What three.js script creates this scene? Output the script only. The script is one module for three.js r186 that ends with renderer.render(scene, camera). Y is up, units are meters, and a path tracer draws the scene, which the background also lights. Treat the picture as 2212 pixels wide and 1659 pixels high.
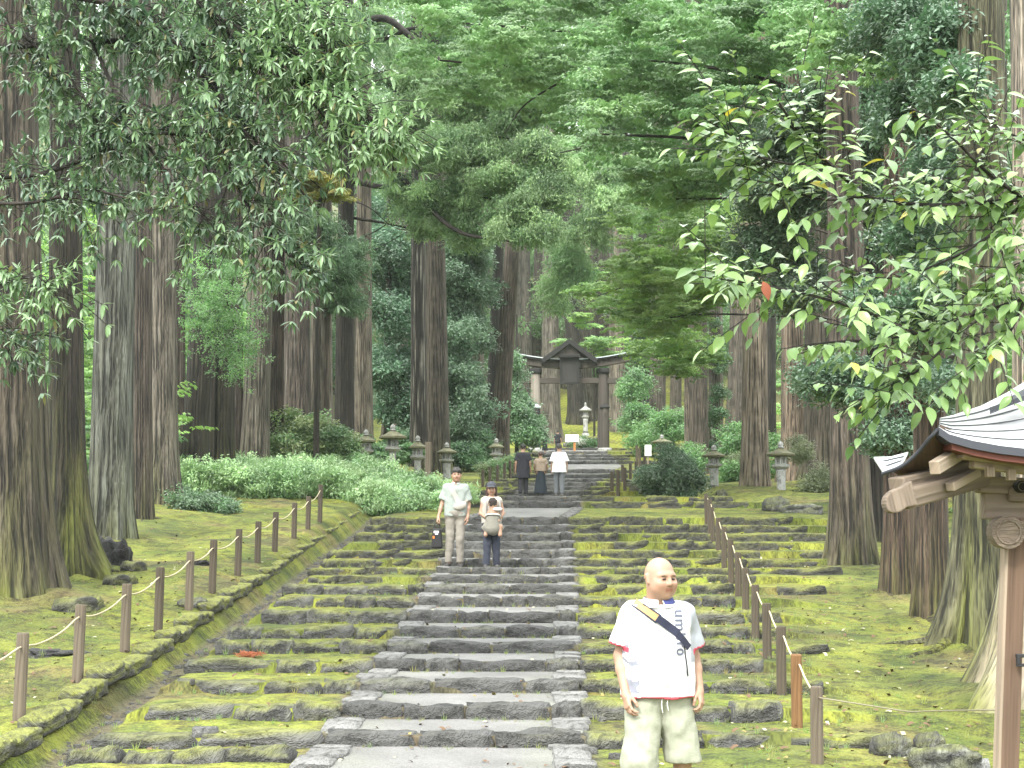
import * as THREE from 'three';
import { ImprovedNoise } from 'three/addons/math/ImprovedNoise.js';
import { RoundedBoxGeometry } from 'three/addons/geometries/RoundedBoxGeometry.js';
import { mergeGeometries, mergeVertices, toCreasedNormals } from 'three/addons/utils/BufferGeometryUtils.js';
import { FontLoader } from 'three/addons/loaders/FontLoader.js';

// ------------------------------------------------------------------ camera, sky, sun, exposure
const EYE = 1.85, F = 3400, CX = 1106, CY = 829.5, HORIZON = 1170;   // lens measured on a 2212 x 1659 view of the photograph
const PITCH = Math.atan((HORIZON - CY) / F);
const scene = new THREE.Scene();
const camera = new THREE.PerspectiveCamera(2 * Math.atan(CY / F) * 180 / Math.PI, 4 / 3, 0.1, 900);
camera.position.set(0, EYE, 0);
camera.lookAt(0, EYE + Math.tan(PITCH), -1);
const renderer = new THREE.WebGLRenderer({ antialias: true });
renderer.setSize(1024, 768);
renderer.toneMapping = THREE.LinearToneMapping;
renderer.toneMappingExposure = 4.0;
renderer.shadowMap.enabled = true;
{ // overcast sky, a little brighter overhead
  const w = 256, h = 128, a = new Float32Array(w * h * 4);
  const n = new ImprovedNoise();
  for (let j = 0; j < h; j++) for (let i = 0; i < w; i++) {
    const el = (j + 0.5) / h * Math.PI - Math.PI / 2, az = i / w * Math.PI * 2;
    const x = Math.cos(el) * Math.cos(az), y = Math.sin(el), z = Math.cos(el) * Math.sin(az);
    const c = 1 + 0.12 * n.noise(x * 2.2, y * 2.2, z * 2.2) + 0.06 * n.noise(x * 6, y * 6, z * 6);
    const b = (y > 0 ? 0.85 + 0.75 * y : 0.3) * c, k = (j * w + i) * 4;
    a[k] = b * 0.97; a[k + 1] = b; a[k + 2] = b * 1.02; a[k + 3] = 1;
  }
  const t = new THREE.DataTexture(a, w, h, THREE.RGBAFormat, THREE.FloatType);
  t.mapping = THREE.EquirectangularReflectionMapping; t.magFilter = t.minFilter = THREE.LinearFilter; t.needsUpdate = true;
  scene.background = t; scene.environment = t;
}
const sun = new THREE.DirectionalLight(new THREE.Color(1, 0.96, 0.88), 1.5);
sun.position.set(-26, 60, 10); sun.target.position.set(0, 0, -40);
sun.castShadow = true; sun.shadow.radius = 24; sun.shadow.mapSize.set(2048, 2048);
Object.assign(sun.shadow.camera, { left: -60, right: 60, top: 80, bottom: -80, near: 1, far: 220 });
scene.add(sun, sun.target);
scene.fog = new THREE.FogExp2(new THREE.Color(0.80, 0.92, 0.80), 0.00022);

// ------------------------------------------------------------------ helpers
const V = (x, y, z) => new THREE.Vector3(x, y, z);
function RNG(s) { let a = s >>> 0; return () => { a = (a + 0x6d2b79f5) | 0; let t = Math.imul(a ^ (a >>> 15), 1 | a); t = (t + Math.imul(t ^ (t >>> 7), 61 | t)) ^ t; return ((t ^ (t >>> 14)) >>> 0) / 4294967296; }; }
const N3 = new ImprovedNoise();
const nz = (x, y = 0, z = 0) => N3.noise(x, y, z);
const fbm = (x, y, z, o = 3) => { let s = 0, a = 1, f = 1; for (let i = 0; i < o; i++) { s += a * nz(x * f, y * f, z * f); a *= 0.5; f *= 2.03; } return s; };
const clamp = (x, a = 0, b = 1) => Math.min(b, Math.max(a, x));
const lerp = (a, b, t) => a + (b - a) * t;
const sst = (a, b, x) => { const t = clamp((x - a) / (b - a)); return t * t * (3 - 2 * t); };
const interp = (tab, x) => { if (x <= tab[0][0]) return tab[0][1]; for (let i = 1; i < tab.length; i++) if (x <= tab[i][0]) return lerp(tab[i - 1][1], tab[i][1], (x - tab[i - 1][0]) / (tab[i][0] - tab[i - 1][0])); return tab[tab.length - 1][1]; };
const taken = {};
function numbered(name) { const n = taken[name] = (taken[name] ?? -1) + 1; return n ? `${name}_${String(n).padStart(3, '0')}` : name; }
function tag(o, label, category, group) { o.userData.label = label; if (category) o.userData.category = category; if (group) o.userData.group = group; return o; }
function thing(name, label, category, pos, turn = 0, group) { const o = new THREE.Group(); o.name = numbered(name); if (pos) o.position.copy(pos); o.rotation.y = turn; scene.add(o); return tag(o, label, category, group); }
function part(name, geo, mat, parent, label) { const m = new THREE.Mesh(geo, mat); m.name = name; m.castShadow = m.receiveShadow = true; parent.add(m); if (label) m.userData.label = label; return m; }
function structure(o, label) { o.userData.kind = 'structure'; if (label) o.userData.label = label; return o; }
function stuff(o) { o.userData.kind = 'stuff'; return o; }
// direction and place of a point of the photograph's view at a horizontal distance d
const cp = Math.cos(PITCH), sp = Math.sin(PITCH);
function ray(px, py) { const x = (px - CX) / F, y = -(py - CY) / F; const Y = y * cp + sp, Z = cp - y * sp; return [x / Z, Y / Z]; }  // per metre of distance
function P(px, py, d) { const [x, y] = ray(px, py); return V(x * d, EYE + y * d, -d); }
const M = (px, d) => px * d / F;   // size in metres of px at distance d

// ------------------------------------------------------------------ terrain height
const PROFILE = [[-60, -2.05], [0, -2.05], [7, -2.03], [8.5, -1.968], [50.9, 1.424], [117, 6.712], [126, 7.6], [160, 14.5], [200, 25], [260, 46], [500, 120]];
const p0 = (d) => interp(PROFILE, d) + EYE;
function distAt(py) { let lo = 8, hi = 180; const e = ray(CX, py)[1]; for (let i = 0; i < 50; i++) { const m = (lo + hi) / 2; if (p0(m) - EYE < e * m) lo = m; else hi = m; } return (lo + hi) / 2; }
const RISERS = [1715, 1614.6, 1556, 1499, 1452, 1413, 1379.5, 1347, 1312, 1284, 1261, 1241.6, 1226, 1206.5, 1188, 1170, 1151.8, 1135, 1097.5, 1086, 1072, 1063, 1053, 1045, 1034, 1023, 1003, 995, 988, 981, 972.5].map(distAt);
const STEPS = RISERS.map((d, i) => { const low = p0(d), nxt = i + 1 < RISERS.length ? p0(RISERS[i + 1]) : low + 0.2; return { d, low, top: low + Math.min(0.17, lerp(1.0, 0.75, clamp((d - 14) / 22)) * (nxt - low)) }; });
function terrace(d) { if (d < RISERS[0]) return p0(d); for (let i = RISERS.length - 1; i >= 0; i--) if (d >= RISERS[i]) { if (i === RISERS.length - 1) return Math.max(p0(d), STEPS[i].top); const t = (d - RISERS[i]) / (RISERS[i + 1] - RISERS[i]); return lerp(STEPS[i].top, STEPS[i + 1].low, t); } return p0(d); }
const wob = (x, n) => n < 0 ? 0 : 0.07 * nz(x * 0.9, n * 7.3, 3) + 0.03 * nz(x * 2.7, n * 3.1, 5);
const PATH_L = [[8, -1.6], [12.5, -1.52], [20, -1.33], [31, -1.2], [38, -1.15], [44, -0.5], [51, 0], [63, 1.2], [80, 2.0], [118, 1.7]];
const PATH_R = [[8, 0.5], [12.5, 0.56], [20, 0.8], [31, 1.2], [38, 1.35], [44, 1.9], [51, 2.3], [63, 3.75], [80, 5.6], [118, 6.9]];
const postX = (d) => 2.28 + (d - 11.8) * 0.0895;
const rightEnd = (d) => interp([[8, 2.9], [12, 3.0], [16, 3.2], [20, 3.8], [24, 4.7], [27, 5.6], [30, 6.6], [40, 8.3], [44, 8.0], [50, 5.8], [70, 7.5], [118, 10]], d);
const leftEnd = (d) => interp([[8, -3.3], [40, -3.25], [44, -2.4], [60, -0.6], [75, 0.6], [118, 0.4]], d);
function H(x, d) {
  const base = p0(d);
  const m = 0.09 * fbm(x * 0.55, d * 0.4, 3, 3) + 0.035 * fbm(x * 2.1, d * 1.6, 9, 2);
  let off = 0;
  if (x < -3.3) {
    const t = -3.3 - x;
    off = sst(0.35, 0.8, t) * (0.13 + 0.22 * sst(14, 36, d)) + 0.055 * Math.max(0, t - 0.8) + 0.12 * Math.max(0, t - 9);
    off -= 0.09 * sst(0.02, 0.1, t) * (1 - sst(0.35, 0.45, t)) * (1 - sst(38, 41, d));
    off += m * sst(0.5, 1.3, t);
  } else {
    const r = rightEnd(d), t = Math.max(0, x - r);
    off = m * sst(0, 0.8, t) + 0.16 * Math.max(0, x - 10);
    if (d > 42 && d < 62) off += 0.22 * sst(6.2, 7.6, x) * sst(42, 43.5, d) * (1 - sst(55, 62, d));
  }
  const T = Math.min(sst(leftEnd(d) - 0.12, leftEnd(d) + 0.02, x), 1 - sst(rightEnd(d) - 0.8, rightEnd(d) + 0.6, x));
  const mos = 0.03 * fbm(x * 1.7, d * 1.7, 5, 3) * (x < interp(PATH_L, d) - 0.2 || x > interp(PATH_R, d) + 0.2 ? 1 : 0);
  return lerp(base + off, terrace(d) + mos, d > 124 ? 0 : T);
}
const G = (x, d, dy = 0) => V(x, H(x, d) + dy, -d);
// point of the ground seen at a pixel of the view
function GP(px, py, dmin = 8) { const [rx, ry] = ray(px, py); let d = dmin; for (; d < 400; d += 0.05) if (EYE + ry * d <= H(rx * d, d)) break; return V(rx * d, H(rx * d, d), -d); }

// ------------------------------------------------------------------ textures (tileable)
function tileNoise(seed) {
  const r = RNG(seed), S = 256, tab = new Float32Array(S * S); for (let i = 0; i < S * S; i++) tab[i] = r();
  return (x, y, px, py) => { const xi = Math.floor(x), yi = Math.floor(y); let fx = x - xi, fy = y - yi; fx = fx * fx * (3 - 2 * fx); fy = fy * fy * (3 - 2 * fy);
    const w = (a, p) => ((a % p) + p) % p; const x0 = w(xi, px) & 255, x1 = w(xi + 1, px) & 255, y0 = w(yi, py) & 255, y1 = w(yi + 1, py) & 255;
    return lerp(lerp(tab[y0 * S + x0], tab[y0 * S + x1], fx), lerp(tab[y1 * S + x0], tab[y1 * S + x1], fx), fy); };
}
function tex(w, h, fn, srgb = true) {
  const a = new Uint8Array(w * h * 4);
  for (let j = 0; j < h; j++) for (let i = 0; i < w; i++) { const c = fn(i / w, j / h), k = (j * w + i) * 4; for (let q = 0; q < 3; q++) { const v = clamp(Array.isArray(c) ? c[q] : c); a[k + q] = 255 * (srgb ? (v <= 0.0031308 ? v * 12.92 : 1.055 * Math.pow(v, 1 / 2.4) - 0.055) : v); } a[k + 3] = 255; }
  const t = new THREE.DataTexture(a, w, h); t.wrapS = t.wrapT = THREE.RepeatWrapping; t.magFilter = t.minFilter = THREE.LinearFilter; if (srgb) t.colorSpace = THREE.SRGBColorSpace; t.needsUpdate = true; return t;
}
const tA = tileNoise(1), tB = tileNoise(2), tC = tileNoise(3);
const barkH = (u, v) => { const wob = (tA(u * 6, v * 5, 6, 5) - 0.5) * 0.016; const uu = u + wob; const f = 0.5 * tA(uu * 26, v * 3, 26, 3) + 0.3 * tB(uu * 60, v * 7, 60, 7) + 0.2 * tC(uu * 128, v * 22, 128, 22); return clamp(Math.pow(clamp((f - 0.24) * 1.9), 0.9)); };
const T_bark = tex(512, 1024, (u, v) => { const f = barkH(u, v), g = 0.75 + 0.5 * tB(u * 5, v * 9, 5, 9), k = lerp(0.10, 1.1, f) * g; const red = tC(u * 9, v * 4, 9, 4); return [k, k * lerp(1.0, 0.95, red), k * lerp(0.97, 0.88, red)]; });
const T_barkB = tex(512, 1024, barkH, false);
const mossH = (u, v) => 0.35 * tA(u * 12, v * 12, 12, 12) + 0.3 * tB(u * 40, v * 40, 40, 40) + 0.35 * tC(u * 120, v * 120, 120, 120);
const T_moss = tex(1024, 1024, (u, v) => { const f = mossH(u, v), g = tB(u * 7, v * 7, 7, 7), s = tA(u * 90, v * 90, 90, 90); const k = 0.18 + 1.75 * f * f * 1.2 + 0.25 * (tB(u * 20, v * 20, 20, 20) - 0.5); const speck = s > 0.93 ? 0.5 : 0; return [k * lerp(0.85, 1.15, g) + speck, k + speck * 0.8, k * 0.9 + speck * 0.5]; });  // pale specks scattered at random through the moss
const T_mossB = tex(1024, 1024, mossH, false);
const gravH = (u, v) => 0.25 * tA(u * 30, v * 30, 30, 30) + 0.75 * tB(u * 150, v * 150, 150, 150);
const T_grav = tex(1024, 1024, (u, v) => { const f = gravH(u, v), g = tC(u * 6, v * 6, 6, 6), s = tC(u * 180, v * 180, 180, 180); const k = 0.55 + 0.4 * f + 0.18 * (g - 0.5) + (s > 0.82 ? 0.35 : 0) - (s < 0.14 ? 0.25 : 0); return [k, k * 0.99, k * 0.97]; });
const T_gravB = tex(1024, 1024, gravH, false);
const stoneH = (u, v) => 0.45 * tA(u * 8, v * 8, 8, 8) + 0.3 * tB(u * 24, v * 24, 24, 24) + 0.25 * tC(u * 90, v * 90, 90, 90);
const T_stone = tex(512, 512, (u, v) => { const f = stoneH(u, v), l = tB(u * 11 + 3, v * 11, 11, 11) * tC(u * 37, v * 37, 37, 37); const k = 0.02 + 1.6 * f * lerp(0.7, 1.2, tA(u * 40, v * 40, 40, 40)) + (l > 0.56 ? 0.7 : 0); return [k, k * 1.0, k * 0.97]; });
const T_stoneB = tex(512, 512, stoneH, false);
const woodH = (u, v) => { const w = (tA(u * 4, v * 3, 4, 3) - 0.5) * 0.12; return 0.6 * tB((u + w) * 40, v * 2, 40, 2) + 0.4 * tC(u * 110, v * 8, 110, 8); };
const T_wood = tex(512, 512, (u, v) => { const f = woodH(u, v), g = tA(u * 3, v * 5, 3, 5); const k = (0.45 + 0.75 * f) * lerp(0.85, 1.15, g); return [k, k * 0.98, k * 0.95]; });
const T_woodB = tex(512, 512, woodH, false);
const weaveH = (u, v) => 0.5 + 0.25 * Math.sin(u * 402) + 0.25 * Math.sin(v * 402);
const T_cloth = tex(256, 256, (u, v) => 0.86 + 0.14 * tA(u * 90, v * 90, 90, 90));
const T_clothB = tex(256, 256, weaveH, false);
const rep = (t, x, y) => { const c = t.clone(); c.repeat.set(x, y); c.needsUpdate = true; return c; };

// ------------------------------------------------------------------ materials
const C = (r, g, b) => new THREE.Color().setRGB(r, g, b);
const std = (o) => new THREE.MeshStandardMaterial({ roughness: 0.9, metalness: 0, ...o });
const phys = (o) => new THREE.MeshPhysicalMaterial({ roughness: 0.9, metalness: 0, ...o });
const mat = {
  bark: std({ map: T_bark, bumpMap: T_barkB, bumpScale: 0.08, vertexColors: true, roughness: 0.95 }),
  moss: std({ map: rep(T_moss, 0.55, 0.55), bumpMap: rep(T_mossB, 0.55, 0.55), bumpScale: 0.04, vertexColors: true, roughness: 1 }),
  gravel: std({ color: C(0.225, 0.222, 0.215), map: rep(T_grav, 0.7, 0.7), bumpMap: rep(T_gravB, 0.7, 0.7), bumpScale: 0.008, vertexColors: true, roughness: 0.9 }),
  stone: std({ map: T_stone, bumpMap: T_stoneB, bumpScale: 0.05, vertexColors: true, roughness: 0.85 }),
  post: std({ color: C(0.085, 0.068, 0.05), map: T_wood, bumpMap: T_woodB, bumpScale: 0.006 }),
  postGrey: std({ color: C(0.145, 0.118, 0.088), map: T_wood, bumpMap: T_woodB, bumpScale: 0.006 }),
  postOrange: std({ color: C(0.19, 0.10, 0.04), map: T_wood, bumpMap: T_woodB, bumpScale: 0.006 }),
  rope: std({ color: C(0.42, 0.36, 0.24) }),
  wire: std({ color: C(0.22, 0.19, 0.13), roughness: 0.6 }),
  oldWood: std({ color: C(0.19, 0.15, 0.118), map: T_wood, bumpMap: T_woodB, bumpScale: 0.008 }),
  paleWood: std({ color: C(0.30, 0.24, 0.185), map: T_wood, bumpMap: T_woodB, bumpScale: 0.006 }),
  brownWood: std({ color: C(0.12, 0.076, 0.052), map: T_wood, bumpMap: T_woodB, bumpScale: 0.005 }),
  toriiWood: std({ color: C(0.06, 0.05, 0.042), map: T_wood, bumpMap: T_woodB, bumpScale: 0.012 }),
  toriiDark: std({ color: C(0.013, 0.012, 0.011), map: T_wood, bumpMap: T_woodB, bumpScale: 0.012 }),
  toriiPale: std({ color: C(0.22, 0.195, 0.165), map: T_wood, bumpMap: T_woodB, bumpScale: 0.012 }),
  copper: std({ color: C(0.42, 0.46, 0.46), roughness: 0.5, metalness: 0.2 }),
  roof: std({ color: C(0.62, 0.63, 0.635), roughness: 0.42, metalness: 0.15 }),
  roofDark: std({ color: C(0.035, 0.038, 0.05), roughness: 0.5 }),
  redTrim: std({ color: C(0.11, 0.03, 0.02), roughness: 0.7 }),
  lantern: std({ color: C(0.33, 0.33, 0.31), map: T_stone, bumpMap: T_stoneB, bumpScale: 0.015 }),
  lanternMoss: std({ color: C(0.15, 0.145, 0.085), map: T_stone, bumpMap: T_stoneB, bumpScale: 0.02 }),
  lanternPale: std({ color: C(0.40, 0.40, 0.385), map: T_stone, bumpMap: T_stoneB, bumpScale: 0.01 }),
  black: std({ color: C(0.012, 0.012, 0.014), roughness: 0.7 }),
  sign: std({ color: C(0.8, 0.8, 0.78), roughness: 0.6 }),
  orangeWood: std({ color: C(0.42, 0.19, 0.06), map: T_wood }),
  limb: std({ color: C(0.035, 0.028, 0.024), map: T_bark, bumpMap: T_barkB, bumpScale: 0.01 }),
};
const leafMat = (o) => phys({ color: C(1, 1, 1), side: THREE.DoubleSide, roughness: 0.9, transmission: 0.5, thickness: 0, ...o });
mat.leaf = leafMat({});
mat.leafGloss = leafMat({ clearcoat: 0.9, clearcoatRoughness: 0.3, transmission: 0.4 });
mat.needle = leafMat({ transmission: 0.45, roughness: 0.95 });
// ------------------------------------------------------------------ ground: one sheet out past everything seen
const setColors = (g, fn) => { const p = g.attributes.position, n = g.attributes.normal, c = new Float32Array(p.count * 3), o = new THREE.Color(); for (let i = 0; i < p.count; i++) { fn(o, p.getX(i), p.getY(i), p.getZ(i), n ? n.getX(i) : 0, n ? n.getY(i) : 1, n ? n.getZ(i) : 0); c[i * 3] = o.r; c[i * 3 + 1] = o.g; c[i * 3 + 2] = o.b; } g.setAttribute('color', new THREE.BufferAttribute(c, 3)); return g; };
const TREE_BASES = [];   // filled before the ground is coloured: [x, d, r]
function mossColor(o, x, d) {
  const a = 0.5 + 0.9 * fbm(x * 0.28 + 5, d * 0.22, 1, 3), b = 0.5 + 0.8 * fbm(x * 0.9, d * 0.8, 7, 3), c = fbm(x * 3.1, d * 2.6, 2, 2);
  const t = clamp(0.55 * a + 0.45 * b + 0.15 * c);
  let r = lerp(0.062, 0.205, t), g = lerp(0.078, 0.22, t), bl = lerp(0.007, 0.027, t);
  if (d > 8 && d < 60 && x > -3.4 && x < rightEnd(d) + 0.5) { r *= 1.12; g *= 1.12; bl *= 1.25; }
  if (d > 122 && d < 185 && x > -2 && x < 22) { r = lerp(r, 0.30, 0.7); g = lerp(g, 0.32, 0.7); bl = lerp(bl, 0.035, 0.7); }  // daylight of the clearing behind the gate put into a brighter moss colour
  const br = sst(0.60, 0.95, 0.5 + 0.9 * fbm(x * 0.6 + 20, d * 0.5, 4, 3));   // brown and reddish patches
  r = lerp(r, 0.13, br * 0.7); g = lerp(g, 0.10, br * 0.7); bl = lerp(bl, 0.04, br * 0.7); const dk = sst(0.55, 0.9, 0.5 + 0.9 * fbm(x * 0.8 + 50, d * 0.7, 6, 3)) * 0.45; r *= 1 - dk; g *= 1 - dk * 0.8; bl *= 1 - dk;
  let soil = 0;
  if (x < -3.42 && x > -3.69 && d < 41) soil = 0.9;
  if (d < 122 && x > interp(PATH_L, d) - 0.12 && x < interp(PATH_R, d) + 0.05) soil = 0.92;                     // the gutter's muddy bed
  for (const [tx, td, tr] of TREE_BASES) { const q = Math.hypot(x - tx, d - td) / tr; if (q < 2.6) soil = Math.max(soil, 0.55 * (1 - sst(1.2, 2.6, q)) * (0.6 + 0.8 * nz(x * 2, d * 2, 3))); }
  if (d > 190) soil = Math.max(soil, 0.4);
  if (x < -14 || x > 16) soil = Math.max(soil, 0.45 + 0.3 * nz(x * 0.3, d * 0.3, 8));
  soil = clamp(soil);
  o.setRGB(lerp(r, 0.088, soil), lerp(g, 0.073, soil), lerp(bl, 0.05, soil));
}
function buildGround() {
  const xs = []; for (let x = -260; x < -20; x += lerp(4, 30, clamp((-20 - x) / 240))) xs.push(x); for (let x = -20; x < -6; x += 0.4) xs.push(x); for (let x = -6; x < 7.5; x += 0.14) xs.push(x); for (let x = 7.5; x < 20; x += 0.4) xs.push(x); for (let x = 20; x <= 270; x += lerp(4, 30, clamp((x - 20) / 240))) xs.push(x);
  for (const q of [-3.38, -3.34, -3.70, -3.75]) xs.push(q); xs.sort((a, b) => a - b);
  const ss = [-60, -30, -10, 0, 4, 7];
  for (let i = 0; i < RISERS.length; i++) { const a = i ? RISERS[i - 1] : 7, b = RISERS[i], n = Math.max(3, Math.ceil((b - a) / 0.22)); for (let k = 1; k < n; k++) ss.push(a + (b - a) * k / n); ss.push(b - 0.02, b + 0.03); }
  for (let d = RISERS.at(-1) + 0.6; d < 200; d += lerp(0.6, 4, clamp((d - 100) / 100))) ss.push(d); for (let d = 200; d < 520; d += 20) ss.push(d);
  ss.sort((a, b) => a - b);
  const pos = [], uv = [], col = [], idx = [], o = new THREE.Color(), nx = xs.length;
  for (const s of ss) for (const x of xs) {
    let y = H(x, s); for (const [tx, td, tr, fl] of TREE_BASES) { const q = Math.hypot(x - tx, s - td) / tr; if (q < 5 && td < 60) y += 0.38 * tr * fl * Math.exp(-Math.max(0, q - 1.2) / 0.75) * (x < -3.9 || x > postX(s) + 1.4 ? 1 : 0); } let wb = 0; if (Math.abs(x) < 12 && s > 8 && s < 122) { let k = 0; while (k + 1 < RISERS.length && RISERS[k + 1] <= s + 1e-6) k++; const a = RISERS[k], b = RISERS[k + 1] ?? a + 3, t = s < a ? 0 : clamp((s - a) / (b - a)); wb = lerp(wob(x, k), k + 1 < RISERS.length ? wob(x, k + 1) : 0, t); }
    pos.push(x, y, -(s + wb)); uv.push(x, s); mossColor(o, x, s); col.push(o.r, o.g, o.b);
  }
  for (let j = 0; j + 1 < ss.length; j++) for (let i = 0; i + 1 < nx; i++) { const a = j * nx + i; idx.push(a, a + 1, a + nx, a + 1, a + nx + 1, a + nx); }
  const g = new THREE.BufferGeometry(); g.setAttribute('position', new THREE.Float32BufferAttribute(pos, 3)); g.setAttribute('uv', new THREE.Float32BufferAttribute(uv, 2)); g.setAttribute('color', new THREE.Float32BufferAttribute(col, 3)); g.setIndex(idx); g.computeVertexNormals();
  const m = new THREE.Mesh(g, mat.moss); m.name = 'ground'; m.receiveShadow = true; scene.add(m); structure(m, 'mossy forest ground rising on both sides of the stone steps');
}

// ------------------------------------------------------------------ stones
function stoneGeo(seed, moss, tone, seg = [5, 3, 3], rough = 0.16, lichen = 0.3, flatness = 5.5, mk = 1, topMoss = 0) {
  let g = new THREE.BoxGeometry(1, 1, 1, ...seg); g.deleteAttribute('normal'); g.deleteAttribute('uv'); g = mergeVertices(g, 1e-4);
  const p = g.attributes.position, s = seed * 13.7;
  for (let i = 0; i < p.count; i++) {
    let x = p.getX(i), y = p.getY(i), z = p.getZ(i);
    const e = flatness, k = 1 / Math.pow(Math.pow(Math.abs(2 * x), e) + Math.pow(Math.abs(2 * y), e) + Math.pow(Math.abs(2 * z), e), 1 / e);
    const r = lerp(1, k * Math.max(Math.abs(2 * x), Math.abs(2 * y), Math.abs(2 * z)), 0.9);
    x *= r; y *= r; z *= r;
    const q = 1 + rough * 2.1 * nz(x * 2.1 + s, y * 2.1, z * 2.1 + s) + rough * nz(x * 5 + s, y * 5 + s, z * 5);
    p.setXYZ(i, x * lerp(1, q, 0.45), y * q + 0.10 * rough * 6 * nz(x * 2.6 + s, 0, z * 2 + s) * (y > 0 ? 1 : 0.4), z * q);
  }
  g.computeVertexNormals();
  const uv = new Float32Array(p.count * 2); for (let i = 0; i < p.count; i++) { uv[2 * i] = p.getX(i) * 0.75 + p.getZ(i) * 0.2 + seed * 0.37; uv[2 * i + 1] = p.getY(i) * 0.6 + p.getZ(i) * 0.55 + seed * 0.61; }
  g.setAttribute('uv', new THREE.BufferAttribute(uv, 2));
  return setColors(g, (o, x, y, z, a, b, c) => {
    let m = Math.max(clamp((b * 0.9 + 0.15 + 0.9 * nz(x * 3 + s, y * 3, z * 3)) * moss * 1.6 - 0.25 + 0.35 * moss), topMoss * sst(0.4, 0.9, b + 0.35 * nz(x * 4 + s, y * 3, z * 4)));
    const l = nz(x * 4.5 + s, y * 6 + s, z * 4.5) > 0.62 - lichen * 0.5 && y > -0.1 ? lichen : 0;
    let r = tone, g2 = tone * 0.985, bb = tone * 0.95; r += l * 0.28; g2 += l * 0.29; bb += l * 0.25;
    o.setRGB(lerp(r, 0.16 * mk, m), lerp(g2, 0.17 * mk, m), lerp(bb, 0.032 * mk, m));
  });
}
const ST_PATH = [0, 1, 2, 3, 4, 5].map((i) => stoneGeo(i + 1, 0.08 + 0.05 * (i % 3), 0.058 + 0.016 * (i % 3), [7, 4, 4], 0.13, 0.05, 9));
const ST_SIDE = [0, 1, 2, 3, 4, 5, 6].map((i) => stoneGeo(i + 11, 0.13 + 0.09 * (i % 3), 0.062 + 0.016 * (i % 3), [7, 5, 4], 0.14, i % 2 ? 0.35 : 0.12, 6.5, 1.1, 0.5 + 0.2 * (i % 3)));
const ST_MOSSY = [0, 1, 2, 3].map((i) => stoneGeo(i + 31, 0.36, 0.05, [6, 4, 4], 0.17, 0.08, 7, 1.1, 0.9));
const ST_EDGE = [0, 1, 2].map((i) => stoneGeo(i + 41, 0.06, 0.17 + 0.03 * i, [4, 2, 3], 0.10, 0.1, 9));

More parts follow.
